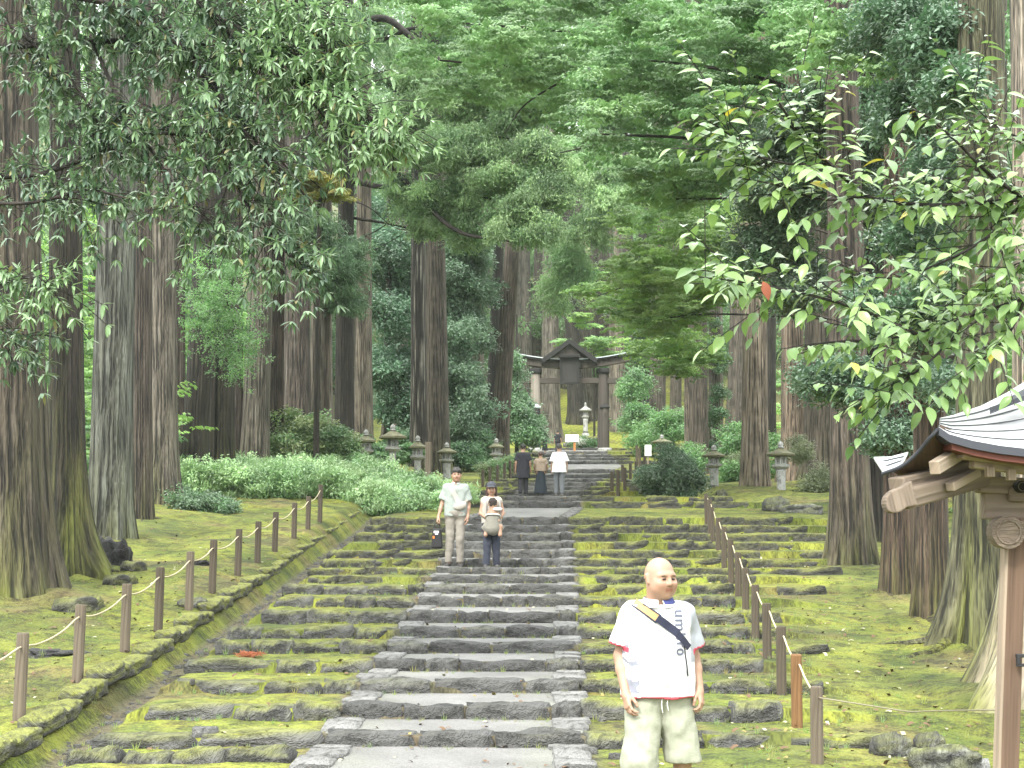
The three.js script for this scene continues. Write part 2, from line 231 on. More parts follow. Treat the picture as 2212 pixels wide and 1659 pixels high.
const ST_KERB = [0, 1, 2, 3].map((i) => stoneGeo(i + 51, 1.0, 0.09, [7, 5, 5], 0.09, 0.4, 7, 1.15));
function buildStairs() {
  const rnd = RNG(77);
  const lower = structure(new THREE.Group(), 'lower flight of mossy stone steps with a paved middle path'); lower.name = 'stone_steps'; scene.add(lower);
  const upper = structure(new THREE.Group(), 'upper flight of stone steps leading to the wooden gate'); upper.name = 'stone_steps_001'; scene.add(upper);
  let nLower = 0, nUpper = 0; const restLower = [], restUpper = [];
  const put = (n, geo, x, d, w, h, dp, y, turn = 0, name = 'stone') => {
    const low = n <= 14, par = low ? lower : upper, cnt = low ? nLower : nUpper;
    const m4 = new THREE.Matrix4().compose(V(x, y - h / 2, -(d + dp / 2)), new THREE.Quaternion().setFromEuler(new THREE.Euler((rnd() - 0.5) * 0.06, turn, (rnd() - 0.5) * 0.05)), V(w, h, dp));
    if (cnt >= 300) { (low ? restLower : restUpper).push([geo, m4]); return; }
    if (low) nLower++; else nUpper++;
    const m = part(name, geo, mat.stone, par); m.applyMatrix4(m4);
  };
  STEPS.forEach((s, n) => {
    const L = leftEnd(s.d) + (rnd() - 0.5) * 0.25 + (n === 1 ? 0.05 : 0), pl = interp(PATH_L, s.d), pr = interp(PATH_R, s.d), R = rightEnd(s.d), px = postX(s.d);
    const rise = s.top - s.low, far = s.d > 44;
    const run = (a, b, kind) => {
      let x = a;
      while (x < b - 0.12) {
        let w = kind === 'path' ? 0.34 + 0.6 * rnd() : 0.34 + 0.6 * rnd() * rnd() + 0.12 * rnd();
        if (far) w *= 1.7;
        if (x + w > b - 0.2) w = b - x;
        const xm = x + w / 2, wb = wob(xm, n);
        const y = s.top + 0.022 + (kind === 'path' ? 0.014 : 0.035) * (rnd() - 0.4);
        if (kind === 'path') put(n, ST_PATH[Math.floor(rnd() * 6)], xm, s.d + wb - 0.06 + 0.04 * rnd(), w * 1.03, rise + 0.18 + 0.04 * rnd(), 0.22 + 0.08 * rnd(), y + 0.004);
        else if (kind === 'side') { const hh = (rise + 0.17 + 0.05 * rnd()); put(n, ST_SIDE[Math.floor(rnd() * 7)], xm, s.d + wb - 0.07 + 0.05 * rnd(), w * (0.96 + 0.12 * rnd()), hh, 0.24 + 0.12 * rnd(), y + 0.03 * (rnd() - 0.6), (rnd() - 0.5) * 0.14); }
        else if (rnd() < (kind === 'sunk' ? (n < 7 ? 0.35 : 0.6) : 0.85)) put(n, ST_MOSSY[Math.floor(rnd() * 4)], xm, s.d + wb - 0.06 + 0.05 * rnd(), w * 1.2, rise + 0.18, 0.28, y - (kind === 'sunk' ? 0.015 : 0.0), (rnd() - 0.5) * 0.1);
        x += w;
      }
    };
    if (n === 0) { const keep = [s.d, s.top]; s.d = distAt(1668); s.top = terrace(s.d) + 0.06; run(L, pl - 0.1, 'side'); [s.d, s.top] = keep; }
    if (n > 0) { run(L, pl, n > 9 && n < 30 ? 'mossy' : 'side'); run(pl, pr, 'path'); }
    run(pr, Math.min(px - 0.1, R), n < 9 ? 'side' : 'mossy'); if (R > px) run(px - 0.1, R, 'sunk');
    // flat slabs along both edges of the paved tread
    const nd = n + 1 < STEPS.length ? STEPS[n + 1].d : s.d + 2;
    if (n < 19) for (const sgn of [-1, 1]) { let d = s.d + 0.3; while (d < nd - 0.12) { const dp = Math.min(0.35 + 0.3 * rnd(), nd - d), e = sgn < 0 ? interp(PATH_L, d + dp / 2) : interp(PATH_R, d + dp / 2); put(n, ST_EDGE[Math.floor(rnd() * 3)], e - sgn * 0.1 + 0.05 * (rnd() - 0.5), d, 0.26 + 0.1 * rnd(), 0.09, dp * 1.02, terrace(d + dp / 2) + 0.03 + 0.008 * rnd(), 0, 'edge_stone'); d += dp; } }
    // paved tread
    const a = s.d + 0.08, b = nd + 0.12, nxs = 14, nys = 6, pos = [], uv = [], col = [], idx = [];
    for (let j = 0; j <= nys; j++) for (let i = 0; i <= nxs; i++) { const d = lerp(a, b, j / nys), x = lerp(interp(PATH_L, d), interp(PATH_R, d), i / nxs); pos.push(x, terrace(Math.min(d, nd - 0.001)) + 0.009 - (j === 0 ? 0.02 : 0) + 0.006 * nz(x * 3, d * 3, 1), -d); uv.push(x, d); const k = 0.85 + 0.3 * fbm(x * 1.1, d * 0.9, 2, 3), ms = sst(0.35, 0.05, Math.min(i, nxs - i) / nxs + 0.25 * nz(x * 2, d * 2, 6)) * 0.25; col.push(k * lerp(1, 0.7, ms), k * lerp(1, 0.8, ms), k * lerp(1, 0.45, ms)); }
    for (let j = 0; j < nys; j++) for (let i = 0; i < nxs; i++) { const q = j * (nxs + 1) + i; idx.push(q, q + 1, q + nxs + 1, q + 1, q + nxs + 2, q + nxs + 1); }
    const g = new THREE.BufferGeometry(); g.setAttribute('position', new THREE.Float32BufferAttribute(pos, 3)); g.setAttribute('uv', new THREE.Float32BufferAttribute(uv, 2)); g.setAttribute('color', new THREE.Float32BufferAttribute(col, 3)); g.setIndex(idx); g.computeVertexNormals();
    part('paved_tread', g, mat.gravel, n <= 14 ? lower : upper);
  });
  for (const [rest, par] of [[restLower, lower], [restUpper, upper]]) if (rest.length) stuff(part('small_stones', mergeGeometries(rest.map(([g, m]) => g.clone().applyMatrix4(m))), mat.stone, par));
  // the kerb of mossy stones along the gutter
  const kerb = structure(new THREE.Group(), 'low mossy stone kerb along the gutter beside the steps'); kerb.name = 'kerb'; scene.add(kerb);
  for (let d = 8.6; d < 40.5;) { const l = 0.35 + 0.4 * rnd(); const x = -3.86 - 0.0045 * (d - 10) + 0.02 * (rnd() - 0.5); const m = part('kerb_stone', ST_KERB[Math.floor(rnd() * 4)], mat.stone, kerb); m.position.set(x, H(-3.3, d + l / 2) + 0.075 + 0.012 * rnd(), -(d + l / 2)); m.rotation.set((rnd() - 0.5) * 0.05, Math.PI / 2 + (rnd() - 0.5) * 0.06, 0.06); m.scale.set(l * 1.06, 0.15, 0.24); d += l; }
  // small pebbles of the gutter's bed: too many to count
  const gp = []; for (let i = 0; i < 420; i++) { const d = 9 + 31 * rnd(), x = -3.55 + 0.28 * (rnd() - 0.5), s = 0.02 + 0.05 * rnd() * rnd(); gp.push(ST_EDGE[i % 3].clone().applyMatrix4(new THREE.Matrix4().compose(G(x, d, 0), new THREE.Quaternion().setFromEuler(new THREE.Euler(0, rnd() * 6, 0)), V(s * 1.4, s, s * 1.6)))); }
  const pb = new THREE.Mesh(mergeGeometries(gp), mat.stone); pb.name = 'gutter_pebbles'; scene.add(stuff(tag(pb, 'small pebbles lying in the muddy gutter')));
}

// ------------------------------------------------------------------ rope fence posts
const ORD = ['first', 'second', 'third', 'fourth', 'fifth', 'sixth', 'seventh', 'eighth', 'ninth', 'tenth', 'eleventh', 'twelfth', 'thirteenth', 'fourteenth', 'fifteenth', 'sixteenth'];
const postGeo = (() => { const g = new THREE.LatheGeometry([[0.001, 0], [0.5, 0], [0.5, 0.25], [0.49, 0.5], [0.5, 0.75], [0.485, 0.975], [0.44, 1], [0.001, 1.001]].map(([a, b]) => new THREE.Vector2(a, b)), 14); return g; })();
function post(pos, h, dia, m, label, group, lean = [0, 0]) {
  const t = thing('rope_post', label, 'post', pos, 0, group);
  const b = part('post_body', postGeo, m, t); b.scale.set(dia, h + 0.12, dia); b.position.y = -0.12;
  b.rotation.set(lean[0], 1, lean[1]); return t;
}
function tubeAlong(pts, r, seg = 6, per = 6) { return new THREE.TubeGeometry(new THREE.CatmullRomCurve3(pts), Math.max(2, (pts.length - 1) * per), r, seg, false); }
function ropeThrough(name, tops, r, label, sag = 0.05, m = mat.rope, category = 'rope') {
  const pts = []; tops.forEach((a, i) => { pts.push(a); if (i + 1 < tops.length) { const b = tops[i + 1]; for (const t of [0.25, 0.5, 0.75]) { const q = a.clone().lerp(b, t); q.y -= sag * a.distanceTo(b) * 4 * t * (1 - t) * 0.5; pts.push(q); } } });
  const o = new THREE.Mesh(tubeAlong(pts, r, 5, 3), m); o.name = numbered(name); o.castShadow = true; scene.add(tag(o, label, category)); return o;
}
function buildPosts() {
  const rnd = RNG(5);
  // left row: x and base / top in the view, at 4.15 m beside the middle line
  const LP = [[41, 1535, 1367], [167, 1465, 1306], [269, 1409, 1261], [341, 1366, 1225], [408, 1308, 1191], [458, 1275, 1165.6], [513, 1249.5, 1142.7], [555.6, 1228, 1126], [593, 1197.5, 1105.5], [634.6, 1172.5, 1086], [664.7, 1153, 1072], [690.6, 1123.7, 1047]];
  const tops = [P(-110, 1450, 11.6)];
  LP.forEach(([x, yb, yt], i) => { const d = 4.15 * F / (CX - x), b = P(x, yb, d); b.y = H(b.x, d); const h = P(x, yt, d).y - b.y; const m = i === 0 || i === 1 || i === 2 ? mat.postGrey : i === 4 ? mat.postGrey : mat.post;
    post(b, h, 0.105, m, `round wooden rope post, ${ORD[i]} from the near end of the row beside the gutter`, 'rope posts along the gutter', [0, -0.012 - 0.015 * rnd()]); tops.push(V(b.x + 0.01, b.y + h * 0.84, b.z + 0.045)); });
  ropeThrough('rope', tops, 0.0085, 'thin tan rope strung between the posts beside the gutter', 0.07);
  // right row beside the steps
  const RP = [[1765, 1662, 1483], [1722, 1579, 1413], [1688, 1488, 1353], [1658, 1439, 1303], [1632, 1389.5, 1263], [1611, 1335, 1227], [1595, 1296, 1193.5], [1580, 1260, 1165], [1564.5, 1234, 1138], [1551.5, 1197, 1118], [1540, 1179, 1095], [1534, 1161, 1079], [1527, 1145.5, 1067]];
  const rt = [];
  RP.forEach(([x, yb, yt], i) => { const d = i === 0 ? 11.8 : (x - CX) / F * 11.8 > 0 ? (2.28 - 11.8 * 0.0895) / ((x - CX) / F - 0.0895) : 12; const b = P(x, yb, d); b.y = H(b.x, d); const h = P(x, yt, d).y - b.y; const m = i === 1 ? mat.postOrange : i < 1 ? mat.postGrey : mat.post;
    post(b, h, 0.095, m, i === 1 ? 'rust coloured round rope post, second from the near end beside the steps' : `dark wooden rope post, ${ORD[i]} from the near end of the row across the mossy steps`, 'rope posts beside the steps', [(rnd() - 0.5) * 0.03, (rnd() - 0.5) * 0.05]); rt.push(V(b.x + 0.02, b.y + h * 0.86, b.z + 0.045)); });
  ropeThrough('rope', rt, 0.009, 'thin tan rope strung between the posts across the mossy steps', 0.05);
  ropeThrough('wire', [rt[0], P(1960, 1537, 11.2), P(2175, 1533, 9.6)], 0.005, 'thin wire from the nearest rope post to the pavilion', 0, mat.wire, 'wire');
  // far rows: posts along the upper path (x, base, top)
  const FR = [[1322, 1065, 1018, 53], [1335, 1077, 1015, 51.5], [1350, 1077, 1010, 53], [1345, 1045, 1004, 60], [1362, 1045, 1000, 62], [1374, 1040, 996, 64], [1388, 1075, 1000, 52], [1393, 1040, 985, 66], [1376, 1005, 962, 74], [1382, 1003, 968, 76]];
  FR.forEach(([x, yb, yt, d], i) => { const b = P(x, yb, d); const h = M(yb - yt, d); b.y = Math.min(b.y, H(b.x, d) + 0.02); post(b, P(x, yt, d).y - b.y, 0.12, mat.post, `thin dark post, ${ORD[i]} counted from the gate side bush along the upper path`, 'posts along the upper path, bush side'); });
  const FL = [[1043, 1052, 1015, 57], [1058, 1048, 1010, 59], [1075, 1045, 1005, 60], [1090, 1040, 1000, 62], [1102, 1035, 995, 64], [1112, 1030, 1000, 66]];
  FL.forEach(([x, yb, yt, d], i) => { const b = P(x, yb, d); b.y = Math.min(b.y, H(b.x, d) + 0.02); post(b, P(x, yt, d).y - b.y, 0.12, mat.post, `thin dark post, ${ORD[i]} counted from the low shrubs along the upper path`, 'posts along the upper path, lantern side'); });
  const tall = P(925, 1040, 48); tall.y = H(tall.x, 48); post(tall, P(925, 955, 48).y - tall.y, 0.2, mat.postGrey, 'thick weathered post standing in the light green shrubs', null);
}

// ------------------------------------------------------------------ rocks, roots and litter on the moss
function rock(px, py, w, h, label, geo, turn = 0, tilt = 0, name = 'rock') { const b = GP(px, py); const d = -b.z; const o = new THREE.Mesh(geo, mat.stone); o.name = numbered(name); o.castShadow = o.receiveShadow = true; const W = M(w, d), Hh = M(h, d); o.scale.set(W, Hh * 1.7, W * 0.65); o.position.set(b.x, b.y + Hh * 0.15, b.z - W * 0.25); o.rotation.set(0, turn, tilt); scene.add(tag(o, label, name === 'rock' ? 'rock' : name.replace('_', ' '))); return o; }
function buildRocks() {
  const dark = stoneGeo(61, 0.1, 0.03, [10, 8, 8], 0.42, 0, 2.6), mossy = stoneGeo(62, 0.5, 0.06, [10, 7, 6], 0.24, 0.05, 3), pale = stoneGeo(63, 0.42, 0.10, [10, 6, 6], 0.24, 0.6, 3), grey = stoneGeo(64, 0.35, 0.075, [10, 6, 6], 0.24, 0.4, 3);
  rock(160, 1323, 112, 34, 'long mossy log shaped rock beside the second rope post', mossy, 0.1, 0.09);
  rock(243, 1222, 68, 48, 'dark knobbly root lump at the foot of a cedar', dark, 0.3, 0, 'root_lump');
  rock(255, 1265, 70, 24, 'low dark mossy rock behind the rope posts near the cedar foot', mossy, -0.2, 0.05);
  rock(285, 1234, 60, 22, 'mossy rock with a dark hollow below the root lump', mossy, 0.3, 0);
  rock(415, 1312, 70, 16, 'flat dark stone at the foot of a rope post', grey, 0, 0);
  rock(430, 1222, 44, 10, 'small flat dark stone in the moss behind the posts', dark, 0, 0);
  rock(120, 1420, 130, 12, 'low dark bank edge of bare earth behind the near posts', dark, 0.1, 0, 'earth_edge');
  rock(1930, 1635, 88, 36, 'rounded mossy boulder beside the pavilion, nearest the rope post', grey, 0.2, 0);
  rock(2015, 1625, 70, 30, 'dark mossy boulder between two others beside the pavilion', grey, -0.3, 0);
  rock(2050, 1668, 150, 46, 'wide mossy boulder with pale patches next to the pavilion post', pale, 0.1, -0.05);
  rock(2110, 1672, 60, 24, 'pale flat stone at the foot of the pavilion post', stoneGeo(65, 0.05, 0.36, [6, 4, 4], 0.2, 0.3), 0, 0);
  rock(1680, 1105, 60, 26, 'dark mossy rock under the stone lantern by the bank', grey, 0, 0);
  rock(1735, 1108, 90, 18, 'heap of pale broken stone beside the lantern bank', pale, 0, 0);
  rock(1560, 1075, 26, 14, 'small mossy rock at the foot of the darker lantern', grey, 0, 0);
  rock(1390, 905, 40, 14, 'dark rock on the bright moss slope behind the gate', dark, 0, 0); rock(1405, 870, 36, 12, 'upper dark rock on the bright moss slope', dark, 0.4, 0);
  // loose stones at the foot of the near risers
  const loose = [[440, 1602, 55, 18], [730, 1645, 24, 10], [1275, 1630, 34, 14], [1330, 1640, 30, 12], [415, 1480, 10, 7], [1300, 1560, 24, 10], [520, 1612, 18, 8]];
  loose.forEach(([x, y, w, h], i) => rock(x, y, w, h, `loose pale stone number ${ORD[i]} lying on the moss at a step`, ST_EDGE[i % 3], i, 0)); 
  // fallen leaves and twigs, small pale flecks on the moss
  const rnd = RNG(31), leaf = new THREE.PlaneGeometry(0.05, 0.028, 2, 1); leaf.rotateX(-Math.PI / 2); { const p = leaf.attributes.position; for (let i = 0; i < p.count; i++) if (Math.abs(p.getX(i)) < 0.01) p.setY(i, 0.008); leaf.computeVertexNormals(); }
  const im = new THREE.InstancedMesh(leaf, std({ side: THREE.DoubleSide, color: C(1, 1, 1) }), 2800), q = new THREE.Object3D(), c = new THREE.Color();
  for (let i = 0; i < 2800; i++) { const d = 10 + 30 * rnd() * rnd(), x = rnd() < 0.5 ? -4 - 4 * rnd() : (rnd() < 0.75 ? postX(d) - 0.6 + 4 * rnd() : -3.2 + 6 * rnd()); q.position.copy(G(x, d, 0.018)); q.rotation.set((rnd() - 0.5) * 0.8, rnd() * 6.3, (rnd() - 0.5) * 0.8); q.scale.setScalar(0.4 + 0.9 * rnd()); q.updateMatrix(); im.setMatrixAt(i, q.matrix); const k = rnd(); if (k < 0.18) c.setRGB(0.30, 0.28, 0.19); else if (k < 0.8) c.setRGB(0.11, 0.065, 0.035); else c.setRGB(0.2, 0.16, 0.05); im.setColorAt(i, c); }
  im.name = 'fallen_leaves'; scene.add(stuff(tag(im, 'small fallen leaves scattered over the moss')));
  // brown needles against a left step
  const pile = new THREE.InstancedMesh(new THREE.BoxGeometry(0.09, 0.004, 0.004), std({ color: C(0.33, 0.11, 0.05) }), 160);
  for (let i = 0; i < 160; i++) { const b = G(-2.98 + 0.16 * (rnd() + rnd()), 17.15 - 0.12 * rnd(), 0.02 + 0.04 * rnd()); q.position.copy(b); q.rotation.set((rnd() - 0.5), rnd() * 6.3, (rnd() - 0.5) * 0.7); q.scale.setScalar(1); q.updateMatrix(); pile.setMatrixAt(i, q.matrix); }
  pile.name = 'cedar_litter'; scene.add(stuff(tag(pile, 'small heap of reddish cedar needles against a step')));
  // short grass and sprouts at the feet of the steps
  const blade = new THREE.BufferGeometry(); { const pos = [], idx = []; for (let k = 0; k < 7; k++) { const a = k / 7 * 6.28, r = 0.02; const x = Math.cos(a), z = Math.sin(a), n = pos.length / 3; pos.push(x * r - z * 0.006, 0, z * r + x * 0.006, x * r + z * 0.006, 0, z * r - x * 0.006, x * 0.055, 0.06 + 0.02 * (k % 3), z * 0.055); idx.push(n, n + 1, n + 2); } blade.setAttribute('position', new THREE.Float32BufferAttribute(pos, 3)); blade.setIndex(idx); blade.computeVertexNormals(); }
  const gr = new THREE.InstancedMesh(blade, mat.leaf, 2600);
  for (let i = 0; i < 2600; i++) { let x, d; const k = rnd(); if (k < 0.45) { const s = STEPS[1 + Math.floor(rnd() * 12)]; d = s.d - 0.05 - 0.25 * rnd() * rnd(); x = -3.2 + 6.5 * rnd(); } else { d = 10 + 14 * rnd(); x = k < 0.7 ? -3.3 - 3 * rnd() : postX(d) - 1 + 4 * rnd(); } q.position.copy(G(x, d, 0.005)); q.rotation.set(0, rnd() * 6.3, 0); q.scale.setScalar(0.25 + 0.7 * rnd() * rnd()); q.updateMatrix(); gr.setMatrixAt(i, q.matrix); c.setRGB(0.16 + 0.12 * rnd(), 0.22 + 0.1 * rnd(), 0.05 + 0.05 * rnd()); gr.setColorAt(i, c); }
  gr.name = 'grass_tufts'; scene.add(stuff(tag(gr, 'sparse short grass tufts at the feet of the steps')));
}
// ------------------------------------------------------------------ trunks
const BARK = { grey: [0.30, 0.265, 0.225], red: [0.20, 0.162, 0.138], brown: [0.19, 0.158, 0.128], dark: [0.07, 0.057, 0.047], pale: [0.42, 0.365, 0.30], mossy: [0.24, 0.235, 0.15], blue: [0.25, 0.265, 0.235] };
function trunkGeo({ base, lean, r, h, tint, moss = 0.6, flare = 0.5, seed = 1, seg = 40, patch = 0 }) {
  const ys = []; for (let y = -0.8; y < 2.2; y += 0.11) ys.push(y); for (let y = 2.2; y < h; y += 0.6) ys.push(y); ys.push(h);
  const pos = [], uv = [], col = [], idx = [], n = seg + 1, U = Math.max(2, Math.round(2 * Math.PI * r / 1.1)), o = [];
  const lob = 5 + Math.floor(3 * (0.5 + 0.5 * Math.sin(seed * 9.1))), ph = seed * 2.3;
  for (const y of ys) for (let i = 0; i <= seg; i++) {
    const a = i / seg * Math.PI * 2, cx = Math.cos(a), cz = Math.sin(a), yy = Math.max(0, y);
    const l = 0.5 + 0.5 * Math.cos(a * lob + ph + 0.8 * nz(cx * 2, seed, cz * 2));
    let R = r * (1 - 0.45 * yy / h);
    R *= 1 + flare * Math.exp(-yy / (0.55 + 0.5 * r)) * (0.45 + 0.85 * l * (0.7 + 0.6 * nz(cx * 3 + seed, 1, cz * 3))) + 0.10 * flare * Math.exp(-yy / 2.4) * l;
    R *= 1 + 0.05 * nz(cx * 1.3 + seed * 3, yy * 0.25, cz * 1.3) + 0.035 * nz(cx * 5 + seed, yy * 0.22, cz * 5 + 3) + 0.02 * nz(cx * 11, yy * 0.5 + seed, cz * 11);
    pos.push(base.x + lean[0] * y + cx * R, base.y + y, base.z + lean[1] * y + cz * R);
    uv.push(i / seg * U, y / 2.2 + seed * 0.37);
    const gm = clamp(moss * (1.25 * Math.exp(-yy / (0.45 + 0.75 * moss)) + 0.09) * (0.55 + 1.2 * nz(cx * 2.2 + seed, yy * 0.55, cz * 2.2) + 0.5 * nz(cx * 7, yy * 2, cz * 7 + seed)) + moss * 0.25 * Math.exp(-yy / 0.4));
    const st = clamp(0.5 + 0.9 * nz(cx * 3.3 + seed * 5, yy * 0.06, cz * 3.3)), pl = patch * clamp(2.2 * (nz(cx * 6 + seed, yy * 0.5, cz * 6) - 0.12));
    const k = lerp(0.72, 1.25, st);
    col.push(lerp(tint[0] * k, 0.125, gm) + pl * 0.4, lerp(tint[1] * k, 0.14, gm) + pl * 0.38, lerp(tint[2] * k, 0.03, gm) + pl * 0.33);
  }
  for (let j = 0; j + 1 < ys.length; j++) for (let i = 0; i < seg; i++) { const a = j * n + i; idx.push(a, a + n, a + 1, a + 1, a + n, a + n + 1); }
  const g = new THREE.BufferGeometry(); g.setAttribute('position', new THREE.Float32BufferAttribute(pos, 3)); g.setAttribute('uv', new THREE.Float32BufferAttribute(uv, 2)); g.setAttribute('color', new THREE.Float32BufferAttribute(col, 3)); g.setIndex(idx); g.computeVertexNormals();
  return g;
}
// x at the base and base line y in the view (or null: stands hidden, at distance d), x where the trunk leaves the frame or ends, width in the view
const CEDARS = [];
function cedar(name, label, { x, yb = null, d = null, xt = null, w, tint, moss = 0.5, flare = 0.5, h = 27, crown = true, patch = 0, group, crownR = 2.6, crownFrom = 0.42, seg = 40 }) {
  if (d !== null && d >= 95) d *= 1.15;
  let b; if (d === null) { b = GP(x, yb); d = -b.z; } else { const rx = ray(x, yb ?? 1000)[0]; b = V(rx * d, H(rx * d, d), -d); }
  const r = M(w, d) / 2;
  if (xt === null) xt = x;
  const top = P(xt, 0, d), hy = Math.max(2, top.y - b.y);
  const lean = [(top.x - b.x) / hy, 0];
  const seed = x * 0.017 + w * 0.1; tint = tint.map((v) => v * (b.x < 0 ? 0.5 : 0.58));  // trunks left of the path tinted darker to stand in for canopy shade
  const t = thing('cedar_tree', label, 'tree', V(b.x, b.y, b.z), 0, group);
  part('trunk', trunkGeo({ base: V(0, 0, 0), lean, r, h, tint: tint, moss, flare, seed, patch, seg }), mat.bark, t);
  CEDARS.push({ t, b, r, h, d, lean, crown, crownR, crownFrom, seed });
  TREE_BASES.push([b.x, d, r, 0.4 + 0.5 * flare]);
  if (d < 45) { const rr = RNG(x * 7 + 3), n = 5 + Math.floor(3 * rr()); for (let i = 0; i < n; i++) { let a = i / n * 6.283 + rr() * 0.7, q = r * (1 + 0.35 * flare), cx = 0, cz = 0; const L = 0.35 + Math.min(0.9, 0.3 + flare * 0.7) * rr(), pts = [], k = 7; for (let j = 0; j <= k; j++) { const t = j / k; a += (rr() - 0.5) * 0.28; const R = q * 0.55 + (q * 0.5 + L) * t; cx = Math.cos(a) * R; cz = Math.sin(a) * R; pts.push(V(cx, H(b.x + cx, d - cz) - b.y + 0.34 * flare * r * Math.exp(-t * 3) - 0.07 * t + 0.01 * rr(), cz)); } const crv = new THREE.CatmullRomCurve3(pts), g = new THREE.TubeGeometry(crv, 18, 1, 8, false), p = g.attributes.position, N = g.attributes.normal, r0 = (0.07 + 0.07 * rr()) * Math.min(1, 0.5 + r); for (let v = 0; v < p.count; v++) { const t = Math.floor(v / 9) / 18, c = crv.getPointAt(Math.min(1, t)), w = r0 * (1 - 0.8 * t) * (1 + 0.25 * nz(v * 0.3, x, 2)); p.setXYZ(v, c.x + N.getX(v) * w, c.y + N.getY(v) * w * 0.8, c.z + N.getZ(v) * w); } g.computeVertexNormals(); setColors(g, (o, X, Y, Z, A, B) => { const m = clamp(0.35 + 0.5 * moss + 0.9 * nz(X * 3, Y * 3, Z * 3)); o.setRGB(lerp(tint[0], 0.125, m), lerp(tint[1], 0.135, m), lerp(tint[2], 0.028, m)); }); part('root', g, mat.bark, t); } }
  return t;
}
function buildTrunks() {
  const T = (label, o) => cedar('cedar_tree', label, o);
  T('huge brown cedar trunk at the edge, nearest beyond the gutter, green moss at its foot', { x: 18, yb: 1290, xt: 5, w: 168, tint: BARK.brown, moss: 0.75, flare: 0.55 });
  T('dark grey cedar trunk with mossy flared roots close beside the huge brown one', { x: 147, yb: 1238, xt: 140, w: 76, tint: BARK.dark, moss: 0.95, flare: 1.7 });
  T('tall cedar with bluish grey bark standing over the dark root lump', { x: 238, yb: 1165, xt: 262, w: 92, tint: BARK.blue, moss: 0.45, flare: 0.32 });
  T('slim brown cedar trunk pressed between the bluish and the grey ones', { x: 306, yb: 1125, xt: 308, w: 46, tint: BARK.red, moss: 0.35, flare: 0.3 });
  T('grey weathered cedar trunk with mossy roots behind the slim brown one', { x: 352, yb: 1090, xt: 352, w: 62, tint: BARK.grey, moss: 0.5, flare: 0.7 });
  T('narrow reddish cedar trunk half hidden behind the grey weathered one', { x: 388, d: 44, xt: 385, w: 30, tint: BARK.red, moss: 0.2 });
  T('dark leaning cedar trunk, first of the dark pair behind the shrubs', { x: 418, d: 43, xt: 470, w: 56, tint: BARK.dark, moss: 0.35, flare: 0.3 });
  T('dark straight cedar trunk with mossy foot, second of the dark pair', { x: 476, d: 45, xt: 492, w: 58, tint: BARK.dark, moss: 0.6, flare: 0.5 });
  T('thin reddish trunk just behind the second of the dark pair', { x: 512, d: 50, xt: 515, w: 26, tint: BARK.red, moss: 0.2 });
  T('pale grey cedar trunk leaning slightly over the shrub bed', { x: 548, d: 50, xt: 585, w: 62, tint: BARK.grey, moss: 0.4, flare: 0.35 });
  T('dark reddish cedar trunk right against the pale grey one', { x: 592, d: 52, xt: 602, w: 42, tint: [0.13, 0.095, 0.075], moss: 0.3, flare: 0.2 });
  T('broad reddish cedar trunk with peeling bark behind the yellow maple leaves', { x: 640, d: 60, xt: 648, w: 62, tint: BARK.red, moss: 0.15, patch: 0.25 });
  T('broad pale cedar trunk close behind the peeling reddish one', { x: 692, d: 62, xt: 700, w: 52, tint: BARK.pale, moss: 0.15 });
  T('dark cedar trunk carrying the long drooping boughs over the path', { x: 742, d: 58, xt: 752, w: 42, tint: BARK.dark, moss: 0.2, crown: false });
  T('straight pale cedar trunk standing clear between dark branches', { x: 785, d: 66, xt: 788, w: 40, tint: [0.36, 0.31, 0.245], moss: 0.15 });
  T('thin dark trunk with white lichen patches behind the stone lanterns', { x: 905, d: 70, xt: 900, w: 36, tint: BARK.dark, moss: 0.2, patch: 0.9 });
  T('big brown cedar trunk behind the lanterns, mossy on one side', { x: 945, d: 72, xt: 935, w: 54, tint: BARK.brown, moss: 0.45, flare: 0.3 });
  T('slender pale trunk among the bluish shrubs behind the lanterns', { x: 1030, d: 86, xt: 1036, w: 32, tint: BARK.pale, moss: 0.1 });
  T('dark trunk in the shade of the leaning one before the gate', { x: 1058, d: 88, xt: 1100, w: 28, tint: BARK.dark, moss: 0.1 });
  T('brown cedar trunk leaning towards the gate, left of its beam', { x: 1076, d: 82, xt: 1140, w: 40, tint: [0.27, 0.215, 0.17], moss: 0.2 });
  T('cedar trunk standing just behind the shaded post of the gate', { x: 1190, d: 112, xt: 1185, w: 44, tint: BARK.grey, moss: 0.2, patch: 0.2 });
  T('dark forked looking trunk with black bark behind the gate plaque', { x: 1246, d: 122, xt: 1205, w: 36, tint: [0.10, 0.085, 0.075], moss: 0.2 });
  T('grey leaning trunk beside the black one behind the gate plaque', { x: 1268, d: 124, xt: 1228, w: 34, tint: BARK.grey, moss: 0.1 });
  T('great reddish cedar trunk behind the tall pale stone lantern', { x: 1298, d: 128, xt: 1296, w: 62, tint: BARK.red, moss: 0.15, flare: 0.4 });
  T('pale cedar trunk close beside the great reddish one behind the gate', { x: 1335, d: 118, xt: 1322, w: 38, tint: BARK.pale, moss: 0.2, flare: 0.4 });
  T('pale thin trunk on the bright moss slope seen under the gate beam', { x: 1226, d: 145, xt: 1222, w: 24, tint: BARK.pale, moss: 0.3 });
  T('grey brown cedar trunk on the moss slope right of the gate', { x: 1420, d: 100, xt: 1424, w: 38, tint: BARK.brown, moss: 0.25 });
  T('brown cedar trunk behind the bush and the darker lantern', { x: 1508, d: 72, xt: 1512, w: 42, tint: BARK.brown, moss: 0.3 });
  T('cedar trunk wound with green ivy behind the darker lantern', { x: 1545, d: 74, xt: 1548, w: 34, tint: BARK.grey, moss: 0.7 });
